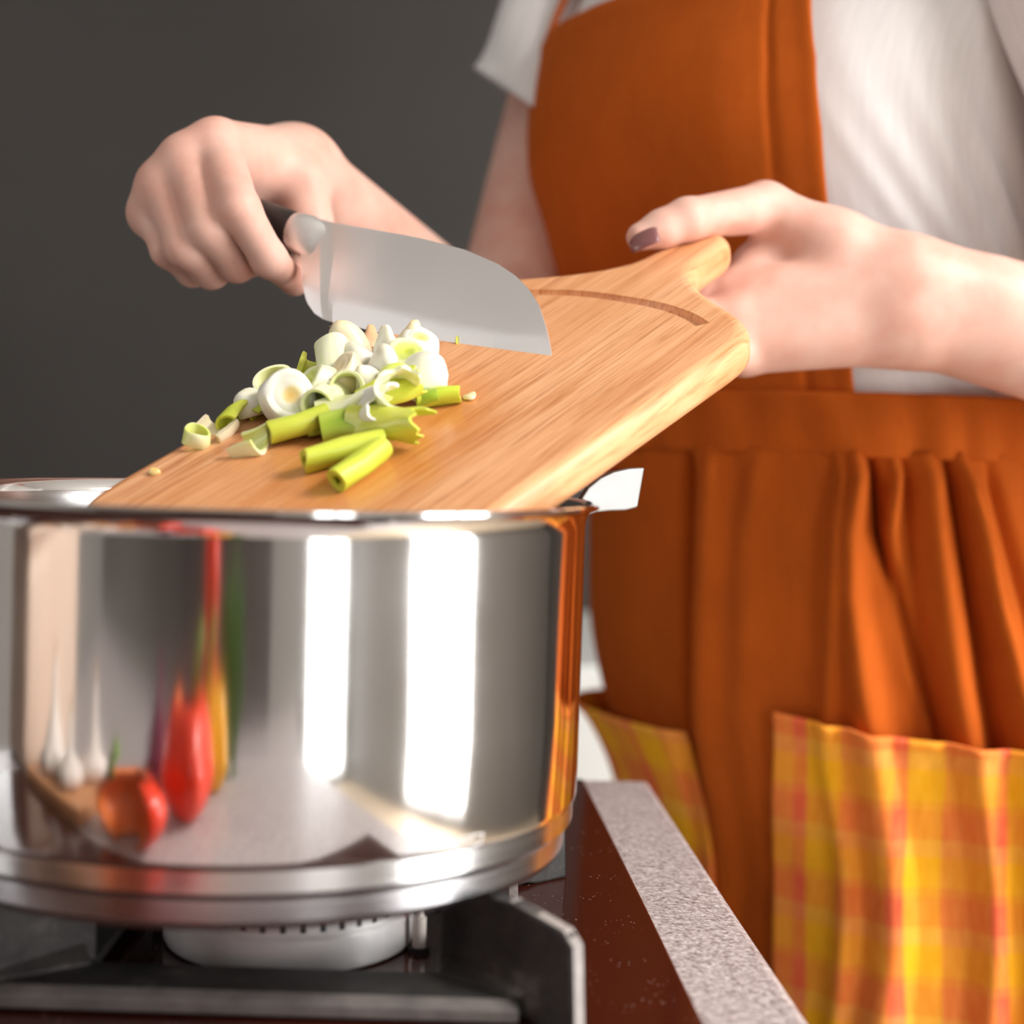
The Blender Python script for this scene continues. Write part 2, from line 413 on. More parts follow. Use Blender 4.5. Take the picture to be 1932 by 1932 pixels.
# ------------------------------------------------------------------ island: cabinet, worktop, hob
YAW = math.atan2(.0211, .3226)
MI = Matrix.Translation((.0646, .7147, 0)) @ Matrix.Rotation(YAW, 4, 'Z')    # u across, v along; u = 0 is the inner edge of the strip
U0, U1, V0, V1 = -.70, .0425, -.73, .262
isl = tag(empty('kitchen_island', MI @ Vector(((U0 + U1) / 2, (V0 + V1) / 2, 0))), 'dark panelled kitchen island under the speckled worktop', 'kitchen island')
box_obj('carcass', U0 + .03, U1 - .03, V0 + .03, V1 - .03, .08, .86, M['cab_dark'], isl, MI)
box_obj('plinth', U0 + .06, U1 - .06, V0 + .06, V1 - .06, 0, .08, M['cab_dark'], isl, MI)
for k in range(3):
    v0 = V0 + .04 + k * .305
    box_obj('side_panel', U1 - .03, U1 - .015, v0, v0 + .297, .1, .85, M['cab_dark'], isl, MI, .003)
wt = box_obj('worktop', U0, U1, V0, V1, .86, .8995, M['speckle'], None, MI, .004)
tag(wt, 'grey speckled worktop whose bare edge strip runs beside the dark glass hob', 'worktop')
hob = tag(empty('gas_hob', MI @ Vector((-.29, -.08, .8995))), 'dark red brown glass gas hob set in the speckled worktop', 'hob')
box_obj('glass_panel', -.58, 0, -.30, .245, .8995, .9035, M['hob_glass'], hob, MI, .0012)
GZ = .9035
BC = Vector((-.086, .645, 0))
# burner
br = lathe('burner_ring', [(.0, .001), (.0505, .001), (.0512, .003), (.0508, .0135), (.0498, .0150), (.0490, .0152), (.0490, .0215), (.047, .0222), (0, .0222)], M['burner_alu'], hob, 96, (BC.x, BC.y, GZ), 25)
for k in range(40):
    a = 2 * math.pi * (k + .5) / 40
    Mk = Matrix.Translation((BC.x, BC.y, GZ)) @ Matrix.Rotation(a, 4, 'Z')
    box_obj('flame_port', .0475, .0493, -.0011, .0011, .0165, .0212, M['black_plastic'], br, Mk)
lathe('burner_cap', [(0, .0222), (.044, .0222), (.0455, .024), (.044, .0275), (.02, .029), (0, .0292)], M['cast'], hob, 64, (BC.x, BC.y, GZ))
ep = PZ(790, 1795, GZ)
e_ = lathe('spark_electrode', [(.0, 0), (.0028, 0), (.0028, .014), (.0018, .0145), (.0012, .02), (0, .0205)], simple('white_ceramic', (.75, .68, .62), .25), hob, 16, (ep[0], ep[1], GZ))
lathe('electrode_collar', [(.0, 0), (.0045, 0), (.0045, .002), (.0, .0022)], M['cast'], e_, 20, (ep[0], ep[1], GZ))
# knob row at the left side of the hob, out of the frame
for k in range(2):
    c = MI @ Vector((-.53, -.10 + .1 * k, GZ))
    lathe('control_knob', [(0, 0), (.019, 0), (.019, .004), (.016, .006), (.015, .022), (.013, .024), (0, .024)], M['black_plastic'], hob, 32, c)

# pan support
POT_Z = .945
ps = tag(empty('pan_support', (BC.x, BC.y, GZ)), 'worn black cast iron pan support carrying the steel pot over the burner', 'pan support')
def frame_bar(p0, p1):
    # flat bar with a chamfered front edge, laid from p0 to p1 around the burner
    a = Vector(p0); b = Vector(p1); t = (b - a).normalized(); n = Vector((t.y, -t.x, 0))  # outward
    prof = [(-.030, .0045), (-.030, .0088), (-.004, .0088), (.0, .0062), (.0, .0012), (-.004, .0012)]
    vs = []; fs = []
    for p, sgn in ((a, 1), (b, -1)):
        for o, z in prof:
            q = p + n * o + t * (sgn * -o if o < 0 else 0)
            vs.append((q.x, q.y, GZ + z))
    m = len(prof)
    for k in range(m): fs.append((k, (k + 1) % m, m + (k + 1) % m, m + k))
    fs.append(tuple(range(m))[::-1]); fs.append(tuple(range(m, 2 * m)))
    o = obj_from('frame_bar', vs, fs, M['cast'], ps, False)
    bm = bmesh.new(); bm.from_mesh(o.data); bmesh.ops.recalc_face_normals(bm, faces=bm.faces); bm.to_mesh(o.data); bm.free()
    o.data.materials.append(M['worn_lit_bar'])
    for k in (2, 3): o.data.polygons[k].material_index = 1  # front faces get the lighter material as a painted edge highlight
    bevel(o, .0009, 2)
    return o
M['worn_lit_bar'] = simple('worn_lit_bar_edge', (.14, .125, .12), .55, .2, .3, 70, .3)  # wear and chamfer highlight put into one lighter colour
H = .094
cs = [(-H, -H), (H, -H), (H, H), (-H, H)]
for k in range(4):
    p0 = BC + Vector((*cs[k], 0)); p1 = BC + Vector((*cs[(k + 1) % 4], 0))
    frame_bar(p0, p1)
def fin(ang):
    prof = [(.0875, .0012), (.0875, POT_Z - GZ), (.1235, POT_Z - GZ), (.147, POT_Z - GZ - .0055), (.1505, POT_Z - GZ - .010), (.1525, .0), (.134, .0), (.128, .0012)]
    Mx = Matrix.Translation((BC.x, BC.y, GZ)) @ Matrix.Rotation(ang, 4, 'Z')
    bm = bmesh.new(); th = .0034
    f1 = [bm.verts.new(Mx @ Vector((r, -th, z))) for r, z in prof]; f2 = [bm.verts.new(Mx @ Vector((r, th, z))) for r, z in prof]
    bm.faces.new(f1[::-1]); bm.faces.new(f2)
    for k in range(len(prof)):
        j = (k + 1) % len(prof); bm.faces.new((f1[k], f1[j], f2[j], f2[k]))
    bmesh.ops.recalc_face_normals(bm, faces=bm.faces)
    o = obj_bm('fin', bm, M['cast'], ps); bevel(o, .0014, 3)
    # worn edge along the outer end, the light it catches put into the colour
    e1 = [(.1462, POT_Z - GZ - .0052), (.1506, POT_Z - GZ - .0098), (.1527, .0004)]
    vs = []; fs = []
    for k, (r, z) in enumerate([(.121, POT_Z - GZ + .0001)] + e1):
        for s in (-.0027, .0027):
            vs.append(Mx @ Vector((r + (.0002 if k > 1 else 0), s, z + (.0002 if k < 2 else 0))))
    for k in range(3): fs.append((2 * k, 2 * k + 1, 2 * k + 3, 2 * k + 2))
    obj_from('worn_lit_edge', vs, fs, M['worn_lit_iron'], o, False)
    # cast gusset where the fin joins the frame
    g = bmesh.new()
    q = [Mx @ Vector(v) for v in ((.092, -.010, .0088), (.130, -.006, .0088), (.130, -.003, .012), (.092, -.003, .016), (.092, .010, .0088), (.130, .006, .0088), (.130, .003, .012), (.092, .003, .016))]
    v = [g.verts.new(x) for x in q]
    for f in ((0, 1, 2, 3), (4, 7, 6, 5), (3, 2, 6, 7), (1, 5, 6, 2), (0, 3, 7, 4), (0, 4, 5, 1)): g.faces.new([v[i] for i in f])
    bmesh.ops.recalc_face_normals(g, faces=g.faces)
    bevel(obj_bm('gusset', g, M['cast'], o), .0012, 2)
for a in (-41, 221, 139, 41): fin(R_(a))

# ------------------------------------------------------------------ stock pot
PC = Vector((-.1045, .646, POT_Z)); PR = .1345; PH = .141
pot = tag(empty('stock_pot', PC), 'polished stainless steel stock pot standing on the gas hob', 'pot')
prof = [(.118, .021), (.1312, .0212), (.1330, .0217), (.1341, .0228), (PR, .0245), (PR, .06), (PR, PH - .010), (.1350, PH - .0065), (.1366, PH - .0038), (.1392, PH - .0028),
        (.1402, PH - .0018), (.1402, PH - .0006), (.1392, PH), (.1372, PH - .0004), (.1352, PH - .0024), (.1336, PH - .006)]
lathe('outer_wall', prof, M['pot_steel'], pot, 192, PC, 30)
lathe('inner_wall', [(.1336, PH - .006), (.1330, PH - .010), (.1330, .014), (.128, .009), (0, .009)], M['pot_inside'], pot, 160, PC, 40)
lathe('base_disc', [(0, 0), (.1260, 0), (.1284, .0010), (.1297, .0034), (.1303, .0186), (.1311, .0194), (.1311, .0208), (.118, .0212)], M['base_steel'], pot, 192, PC, 25)
def pot_handle(ang):
    # a broad loop: two side cheeks joined by a curved grip strap
    Mx = Matrix.Translation((PC.x, PC.y, PC.z + PH)) @ Matrix.Rotation(ang, 4, 'Z')
    rr = .1385
    up = [(0, -.001), (.004, .0045), (.010, .0088), (.017, .0116), (.025, .0131), (.0335, .0136)]
    lo = [(.0305, -.0040), (.024, -.0054), (.016, -.0056), (.009, -.0062), (.004, -.0078), (0, -.010)]
    root = None
    for s in (-1, 1):
        pr = up + lo; bm = bmesh.new()
        sh = rr * 0 
        y0, y1 = s * .036, s * .041
        def base_r(y): return math.sqrt(.1372 ** 2 - y * y)
        f1 = [bm.verts.new(Mx @ Vector((base_r(y0) + x, y0, z))) for x, z in pr]
        f2 = [bm.verts.new(Mx @ Vector((base_r(y1) + x, y1, z))) for x, z in pr]
        bm.faces.new(f1); bm.faces.new(f2[::-1])
        for k in range(len(pr)):
            j = (k + 1) % len(pr); bm.faces.new((f1[k], f2[k], f2[j], f1[j]))
        bmesh.ops.recalc_face_normals(bm, faces=bm.faces)
        o = obj_bm('handle', bm, M['handle_steel'], pot) if root is None else obj_bm('cheek', bm, M['handle_steel'], root)
        bevel(o, .001, 3)
        if root is None: root = o
    vs = []; fs = []
    ys = np.linspace(-.0365, .0365, 17)
    ins = [(.010, .0080), (.017, .0110), (.025, .0124), (.0325, .0128), (.0300, .0060), (.0290, .001), (.0270, .001), (.0280, .0060), (.0298, .0105), (.025, .0103), (.017, .0088), (.011, .0062)]
    for y in ys:
        b = math.sqrt(.1372 ** 2 - .0365 ** 2) + .0
        for x, z in ins: vs.append(Mx @ Vector((b + x, y, z)))
    m = len(ins)
    for i in range(len(ys) - 1):
        for k in range(m):
            j = (k + 1) % m; fs.append((i * m + k, i * m + j, (i + 1) * m + j, (i + 1) * m + k))
    o = obj_from('grip_strap', vs, fs, M['pot_steel'], root)
    bm = bmesh.new(); bm.from_mesh(o.data); bmesh.ops.recalc_face_normals(bm, faces=bm.faces); bm.to_mesh(o.data); bm.free(); shade_auto(o, 35)
pot_handle(R_(31)); pot_handle(R_(211))
# etched maker's mark low on the wall: a faint lozenge outline with two strokes
def wall_pt(px, py):
    r = ray(px, py); d2 = r[0] ** 2 + r[1] ** 2; o = CAMP[:2] - np.array(PC[:2]); b = o @ r[:2]; c = o @ o - (PR + .0002) ** 2
    t = (-b - math.sqrt(b * b - d2 * c)) / d2
    return CAMP + r * t
mk = [(846, 1597), (872, 1580), (912, 1572), (906, 1592), (868, 1604), (846, 1597)]
bm = bmesh.new()
vsf = []; 
def ribbon(pts, w):
    for (x0, y0), (x1, y1) in zip(pts[:-1], pts[1:]):
        L = math.hypot(x1 - x0, y1 - y0); nx, ny = -(y1 - y0) / L * w, (x1 - x0) / L * w
        q = [wall_pt(x0 + nx, y0 + ny), wall_pt(x1 + nx, y1 + ny), wall_pt(x1 - nx, y1 - ny), wall_pt(x0 - nx, y0 - ny)]
        bm.faces.new([bm.verts.new(v) for v in q])
ribbon(mk, 1.3); ribbon([(860, 1598), (896, 1578)], 1.0); ribbon([(868, 1586), (902, 1590)], 1.0)
obj_bm('etched_mark', bm, m_steel('etched_steel', .5, (.6, .58, .56), (50, 50, 50)), pot)['label'] = 'faint etched lozenge mark'

# ------------------------------------------------------------------ cutting board
def unit(v): return v / np.linalg.norm(v)
BLx = unit(ray(3500, -950))
_r = ray(1005, 972); BA = CAMP + _r * (.585 / _r[1])
_D = np.array([-.178, .055, 0]); BLy = _D - (_D @ BLx) * BLx; BLy = unit(BLy)
BLz = np.cross(BLx, BLy); BLz *= np.sign(BLz[2])
BW = .187; BT = .0185
MB = Matrix(((BLx[0], BLy[0], BLz[0], BA[0]), (BLx[1], BLy[1], BLz[1], BA[1]), (BLx[2], BLy[2], BLz[2], BA[2]), (0, 0, 0, 1)))
def BL(x, y, z): return BA + BLx * x + BLy * y + BLz * z
def BP(px, py, off=0.0):
    r = ray(px, py); t = ((BA + BLz * off - CAMP) @ BLz) / (r @ BLz); return CAMP + r * t
def catmull(pts, n=8, closed=True):
    out = []; m = len(pts); pts = [np.array(p, float) for p in pts]
    for i in range(m if closed else m - 1):
        p0, p1, p2, p3 = (pts[(i - 1) % m], pts[i], pts[(i + 1) % m], pts[(i + 2) % m]) if closed else (pts[max(i - 1, 0)], pts[i], pts[i + 1], pts[min(i + 2, m - 1)])
        for k in range(n):
            t = k / n
            out.append(.5 * ((2 * p1) + (-p0 + p2) * t + (2 * p0 - 5 * p1 + 4 * p2 - p3) * t * t + (-p0 + 3 * p1 - 3 * p2 + p3) * t ** 3))
    if not closed: out.append(pts[-1])
    return out
YC = .0925
right = [(-.066, .0180), (-.052, .0150), (-.02, .0138), (.02, .0122), (.08, .0098), (.14, .0072), (.164, .0062), (.178, .0072), (.189, .0115), (.198, .0185), (.206, .0285), (.216, .044), (.224, .055), (.235, .066), (.248, .0735), (.262, .0760), (.280, .0762), (.292, .0785), (.299, .0845), (.3015, .0925)]
left = [(.292, .1065), (.280, .1088), (.262, .1090), (.248, .1115), (.235, .119), (.224, .130), (.216, .141), (.206, .1565), (.198, .1655), (.189, .1722), (.178, .1765), (.164, .178), (.14, .178), (.08, .178), (.02, .178), (-.02, .178), (-.052, .1775), (-.066, .175)]
ctrl = [(-.090, .066), (-.083, .042), (-.074, .0255)] + right + left + [(-.074, .168), (-.083, .153), (-.090, .128), (-.0925, .097)]
outl = np.array(catmull(ctrl, 6))
# drop near-duplicates, resample evenly
seg = np.linalg.norm(np.roll(outl, -1, 0) - outl, axis=1); s = np.concatenate([[0], np.cumsum(seg)])
NO = 320; q = np.linspace(0, s[-1], NO, endpoint=False); cl = np.vstack([outl, outl[:1]])
outl = np.stack([np.interp(q, s, cl[:, 0]), np.interp(q, s, cl[:, 1])], 1)
tan_ = np.roll(outl, -1, 0) - np.roll(outl, 1, 0); nrm = np.stack([tan_[:, 1], -tan_[:, 0]], 1); nrm /= np.linalg.norm(nrm, axis=1)[:, None]
area = np.sum(outl[:, 0] * np.roll(outl[:, 1], -1) - np.roll(outl[:, 0], -1) * outl[:, 1])
if area < 0: nrm = -nrm
er = .0072
prof_b = [(er * (1 - math.sin(a)), -er * (1 - math.cos(a))) for a in np.linspace(0, math.pi / 2, 7)]       # top edge: inset, z
prof_b += [(er * (1 - math.cos(a)), -BT + er * (1 - math.sin(a))) for a in np.linspace(0, math.pi / 2, 7)]
vs = []; fs = []
for ins, z in prof_b:
    for p, n_ in zip(outl, nrm): vs.append((*(p - n_ * ins), z))
for k in range(len(prof_b) - 1):
    for i in range(NO):
        j = (i + 1) % NO; fs.append((k * NO + i, k * NO + j, (k + 1) * NO + j, (k + 1) * NO + i))
fs.append(tuple(range(NO))[::-1]); fs.append(tuple((len(prof_b) - 1) * NO + i for i in range(NO)))
board = obj_from('cutting_board', vs, fs, M['board'])
bm = bmesh.new(); bm.from_mesh(board.data); bmesh.ops.recalc_face_normals(bm, faces=bm.faces); bm.to_mesh(board.data); bm.free()
# juice groove: an arc carved in the upper end
gp = catmull([(.184, .0330), (.1915, .046), (.197, .064), (.1985, .086), (.1975, .108), (.1925, .128), (.186, .143)], 8, False)
gv = []; gf = []; gw = [(-.0042, .004), (-.0036, -.0004), (-.002, -.0028), (0, -.0034), (.002, -.0028), (.0036, -.0004), (.0042, .004)]
for i, p in enumerate(gp):
    t = np.array(gp[min(i + 1, len(gp) - 1)]) - np.array(gp[max(i - 1, 0)]); t /= np.linalg.norm(t); nn = np.array([t[1], -t[0]])
    for w_, z_ in gw: gv.append((*(p + nn * w_), z_))
m = len(gw)
for i in range(len(gp) - 1):
    for k in range(m):
        j = (k + 1) % m; gf.append((i * m + k, i * m + j, (i + 1) * m + j, (i + 1) * m + k))
gf.append(tuple(range(m))); gf.append(tuple((len(gp) - 1) * m + k for k in range(m))[::-1])
cut = obj_from('groove_cutter', gv, gf, None, None, False)
bm = bmesh.new(); bm.from_mesh(cut.data); bmesh.ops.recalc_face_normals(bm, faces=bm.faces); bm.to_mesh(cut.data); bm.free()
md = board.modifiers.new('groove', 'BOOLEAN'); md.object = cut; md.operation = 'DIFFERENCE'; md.solver = 'EXACT'
dg = bpy.context.evaluated_depsgraph_get(); nm = bpy.data.meshes.new_from_object(board.evaluated_get(dg))
board.modifiers.clear(); board.data = nm; bpy.data.objects.remove(cut)
shade_auto(board, 32)
for p_ in board.data.polygons:
    if abs(p_.normal.z) > .9995: p_.use_smooth = False
if not len(board.data.materials): board.data.materials.append(M['board'])
board.matrix_world = MB
tag(board, 'thick wooden cutting board with an arc groove, tilted into the pot', 'cutting board')

# ------------------------------------------------------------------ knife
KT = P(1041, 676, .7165); KH = P(590, 600, .786); KS = P(620, 420, .800)
Ku = unit(KH - KT)                       # from tip towards the heel
Kn = np.cross(Ku, KS - KH); Kn = unit(Kn)
if Kn[1] > 0: Kn = -Kn                   # towards the camera
Kv = unit(np.cross(Kn, Ku)); 
if Kv[2] < 0: Kv = -Kv
def KP(px, py):
    r = ray(px, py); t = ((KT - CAMP) @ Kn) / (r @ Kn); q = CAMP + r * t - KT
    return q @ Ku, q @ Kv
knife = tag(empty('santoku_knife', KT), 'steel santoku knife with a black handle, scraping onions off the board', 'knife')
spine = [KP(*p) for p in ((1041, 668), (1038, 650), (1031, 618), (1018, 578), (1000, 548), (975, 522), (940, 499), (880, 473), (800, 452), (700, 432), (625, 417), (598, 411), (580, 408), (566, 404))]
edge = [KP(*p) for p in ((1041, 677), (1000, 678), (950, 676), (900, 669), (850, 660), (790, 646), (730, 631), (680, 619), (640, 611), (614, 605), (597, 594), (585, 577), (579, 556), (577, 520), (577, 500))]
su = np.array(spine); eu = np.array(edge)
us = np.concatenate([np.linspace(su[0, 0], su[3, 0], 10), np.linspace(su[3, 0], eu[9, 0], 50)[1:], np.linspace(eu[9, 0], eu[-4, 0], 44)[1:]])
NV = 22; vs = []; HEEL_X = KP(573, 410)[0] - us[-1]
o_s = np.argsort(su[:, 0]); o_e = np.argsort(eu[:-2, 0])
for sgn in (1, -1):
    for u in us:
        vt = np.interp(u, su[o_s, 0], su[o_s, 1]); vb = np.interp(u, eu[o_e, 0], eu[o_e, 1])
        uu = u
        for k in range(NV):
            f = k / (NV - 1); v = vb + (vt - vb) * f; u = uu + HEEL_X * f ** .8 * max(0., (uu - us[0]) / (us[-1] - us[0]) - .72) / .28
            h = .00015 + min(f * (vt - vb) / .012, 1) * .00085
            d = uu - (us[-1] - .0125) + (1 - f) * .004        # the thick heel facet begins on a slant
            if d > 0: h += .0017 * min(d / .0045, 1) + max(0, d - .006) * .10 * f
            q = KT + Ku * u + Kv * v + Kn * (h * sgn); vs.append(q)
fs = []; NU = len(us); off = NU * NV
for f in grid_faces(NU, NV): fs.append(f); fs.append(tuple(i + off for i in f)[::-1])
ring = [i * NV for i in range(NU)] + [(NU - 1) * NV + k for k in range(1, NV)] + [i * NV + NV - 1 for i in range(NU - 2, -1, -1)] + [k for k in range(NV - 2, 0, -1)]
for a, b in zip(ring, ring[1:] + ring[:1]): fs.append((a, b, b + off, a + off))
bl = obj_from('blade', vs, fs, M['blade_steel'], knife)
bm = bmesh.new(); bm.from_mesh(bl.data); bmesh.ops.remove_doubles(bm, verts=bm.verts, dist=1e-6); bmesh.ops.recalc_face_normals(bm, faces=bm.faces); bm.to_mesh(bl.data); bm.free(); shade_auto(bl, 9)
def loft(name, secs, mat, parent, n=24, ex=2.6):
    vs = []; fs = []
    for (c, a, b, A, B) in secs:
        for k in range(n):
            t = 2 * math.pi * k / n; ct, st = math.cos(t), math.sin(t)
            x = math.copysign(abs(ct) ** (2 / ex), ct) * a; y = math.copysign(abs(st) ** (2 / ex), st) * b
            vs.append(c + A * x + B * y)
    for i in range(len(secs) - 1):
        for k in range(n):
            k2 = (k + 1) % n; fs.append((i * n + k, i * n + k2, (i + 1) * n + k2, (i + 1) * n + k))
    fs.append(tuple(range(n))[::-1]); fs.append(tuple((len(secs) - 1) * n + k for k in range(n)))
    o = obj_from(name, vs, fs, mat, parent)
    bm = bmesh.new(); bm.from_mesh(o.data); bmesh.ops.recalc_face_normals(bm, faces=bm.faces); bm.to_mesh(o.data); bm.free()
    return shade_auto(o, 45)
def K3(px, py, w=0.0):
    u, v = KP(px, py); return KT + Ku * u + Kv * v + Kn * w
b0 = KP(598, 454); b1 = KP(556, 445)
def ksec(u, v, a, b): return (KT + Ku * u + Kv * v, a, b, Kv, Kn)
ku = lambda px, py: KP(px, py)[0]; kv = lambda px, py: KP(px, py)[1]
bt = [(622, 464, .0050, .0010), (610, 459, .0092, .0024), (600, 456, .0108, .0042), (585, 448, .0112, .0075), (570, 443, .0108, .0088), (560, 441, .0102, .0092), (553, 440, .0085, .0088)]
loft('bolster', [ksec(ku(x, y), kv(x, y), a, b) for x, y, a, b in bt], M['bolster_steel'], knife)
ht = [(566, 443, .0100, .0088), (545, 437, .0112, .0094), (500, 424, .0118, .0100), (440, 405, .0112, .0100), (380, 388, .0116, .0102), (330, 374, .0122, .0104), (315, 370, .0118, .0098), (309, 368, .0080, .0070)]
KHND = [(x, y) for x, y, _, _ in ht]
loft('handle', [ksec(ku(x, y), kv(x, y), a, b) for x, y, a, b in ht], M['black_plastic'], knife)
# ------------------------------------------------------------------ person
BODY_F = np.array([-.80, -.60, 0.]); BODY_S = np.array([.60, -.80, 0.])       # facing direction, her left
# height, half width, front depth, back depth, lean along the facing direction
TT = np.array([
    (.55, .225, .17, .20, -.17), (.75, .215, .160, .19, -.165), (.83, .205, .150, .185, -.152), (.89, .203, .152, .18, -.124), (.97, .196, .150, .165, -.090), (1.05, .172, .125, .145, -.058), (1.10, .160, .112, .135, -.036),
    (1.14, .158, .110, .135, -.022), (1.20, .164, .119, .145, -.010), (1.26, .172, .137, .155, -.003), (1.31, .178, .148, .16, .0), (1.36, .182, .140, .16, 0.), (1.40, .184, .114, .15, -.002), (1.45, .182, .092, .12, -.006), (1.49, .160, .07, .085, -.012), (1.53, .09, .06, .07, -.016), (1.56, .058, .055, .06, -.016)])
TC = np.array([.175, 1.09])
def tor(z):
    z = np.asarray(z, float); return [np.interp(z, TT[:, 0], TT[:, k]) for k in range(1, 5)]
def smooth_table():
    global TT
    zs = np.linspace(.55, 1.56, 120); cols = [zs]
    for k in range(1, 5):
        v = np.interp(zs, TT[:, 0], TT[:, k])
        for _ in range(30): v[1:-1] = .25 * v[:-2] + .5 * v[1:-1] + .25 * v[2:]
        cols.append(v)
    TT = np.stack(cols, 1)
smooth_table()
def TP(phi, z, off=0.0):
    # point on the torso surface: phi = 0 straight ahead of her, positive towards her left
    phi = np.asarray(phi, float); z = np.asarray(z, float)
    a, bf, bb, ln = tor(z); b = np.where(np.cos(phi) > 0, bf, bb)
    s = (a + off) * np.sin(phi); f = (b + off) * np.cos(phi) + ln
    x = TC[0] + BODY_S[0] * s + BODY_F[0] * f; y = TC[1] + BODY_S[1] * s + BODY_F[1] * f
    return np.stack([x, y, z + 0 * phi], -1)
def proj(p):
    p = np.asarray(p, float) - CAMP; d = p @ FWD; X = FPX * (p @ RT0) / d; Y = -FPX * (p @ UP0) / d
    return 966 + CR * X - SR * Y, 966 + SR * X + CR * Y
def phi_at(px, z, off=.0):
    # body angle whose surface point at height z shows at picture column px (camera-facing side)
    ph = np.radians(np.linspace(-30, 115, 600)); x, _ = proj(TP(ph, np.full_like(ph, z), off))
    return float(ph[np.argmin(np.abs(x - px))])

def smin(a, b, k):
    h = np.clip(.5 + .5 * (b - a) / k, 0, 1); return b + (a - b) * h - k * h * (1 - h)
def cone(p, a, b, r1, r2):
    a = np.asarray(a, np.float32); b = np.asarray(b, np.float32); ab = b - a
    t = np.clip(((p - a) @ ab) / max(float(ab @ ab), 1e-9), 0, 1)
    d = p - a - t[:, None] * ab
    return np.sqrt(np.einsum('ij,ij->i', d, d)) - (r1 + (r2 - r1) * t)
def ellip(p, c, ax, R=None):
    q = p - np.asarray(c, np.float32)
    if R is not None: q = q @ R
    q = q / np.asarray(ax, np.float32); l = np.sqrt(np.einsum('ij,ij->i', q, q)); return (l - 1) * min(ax)

def polygonize(f, lo, hi, h, B=14):
    lo = np.asarray(lo, float); n = np.ceil((np.asarray(hi) - lo) / h).astype(int) + 1
    nb = np.ceil(n / B).astype(int); n = nb * B
    Fd = np.empty(tuple(n), np.float32)
    bi = np.stack(np.meshgrid(*[np.arange(k) for k in nb], indexing='ij'), -1).reshape(-1, 3)
    ctr = lo + (bi * B + (B - 1) / 2) * h
    cv = f(ctr.astype(np.float32)); rad = B * h * .9 * 1.25 + .006
    loc = np.stack(np.meshgrid(*[np.arange(B)] * 3, indexing='ij'), -1).reshape(-1, 3)
    act = np.abs(cv) < rad
    for k in np.nonzero(~act)[0]:
        i, j, l = bi[k] * B; Fd[i:i + B, j:j + B, l:l + B] = cv[k]
    ids = np.nonzero(act)[0]
    for c0 in range(0, len(ids), 40):
        ch = ids[c0:c0 + 40]
        pts = (lo + ((bi[ch][:, None, :] * B) + loc[None]) * h).reshape(-1, 3).astype(np.float32)
        v = f(pts).reshape(len(ch), B, B, B)
        for q, k in enumerate(ch):
            i, j, l = bi[k] * B; Fd[i:i + B, j:j + B, l:l + B] = v[q]
    S = Fd < 0
    nx, ny, nz = Fd.shape
    cc = [S[a:nx - 1 + a, b:ny - 1 + b, c:nz - 1 + c] for a in (0, 1) for b in (0, 1) for c in (0, 1)]
    any_ = np.logical_or.reduce(cc); all_ = np.logical_and.reduce(cc); mask = any_ & ~all_
    cells = np.argwhere(mask); idx = -np.ones(mask.shape, np.int64); idx[mask] = np.arange(len(cells))
    acc = np.zeros((len(cells), 3)); cnt = np.zeros(len(cells))
    corners = [(a, b, c) for a in (0, 1) for b in (0, 1) for c in (0, 1)]
    for i, ca in enumerate(corners):
        for cb in corners[i + 1:]:
            if sum(abs(x - y) for x, y in zip(ca, cb)) != 1: continue
            fa = Fd[cells[:, 0] + ca[0], cells[:, 1] + ca[1], cells[:, 2] + ca[2]]; fb = Fd[cells[:, 0] + cb[0], cells[:, 1] + cb[1], cells[:, 2] + cb[2]]
            m = (fa < 0) != (fb < 0); t = np.where(m, fa / np.where(m, fa - fb, 1), 0)
            pt = np.array(ca) + t[:, None] * (np.array(cb) - np.array(ca))
            acc[m] += pt[m]; cnt[m] += 1
    V = lo + (cells + acc / cnt[:, None]) * h
    quads = []
    for ax in range(3):
        o = [0, 0, 0]; o[ax] = 1
        s0 = S[:nx - 1 if ax == 0 else nx, :ny - 1 if ax == 1 else ny, :nz - 1 if ax == 2 else nz]
        s1 = S[o[0]:, o[1]:, o[2]:]
        e = np.argwhere(s0 != s1); b, c = [k for k in range(3) if k != ax]
        ok = (e[:, b] > 0) & (e[:, c] > 0) & (e[:, 0] < mask.shape[0]) & (e[:, 1] < mask.shape[1]) & (e[:, 2] < mask.shape[2]); e = e[ok]
        def g(db, dc):
            k = e.copy(); k[:, b] -= db; k[:, c] -= dc; return idx[k[:, 0], k[:, 1], k[:, 2]]
        qd = np.stack([g(1, 1), g(0, 1), g(0, 0), g(1, 0)], 1)
        inside = S[e[:, 0], e[:, 1], e[:, 2]]
        if ax == 1: inside = ~inside
        qd[~inside] = qd[~inside][:, ::-1]
        quads.append(qd[(qd >= 0).all(1)])
    return V, np.concatenate(quads)

def mirror_pts(*a): return a
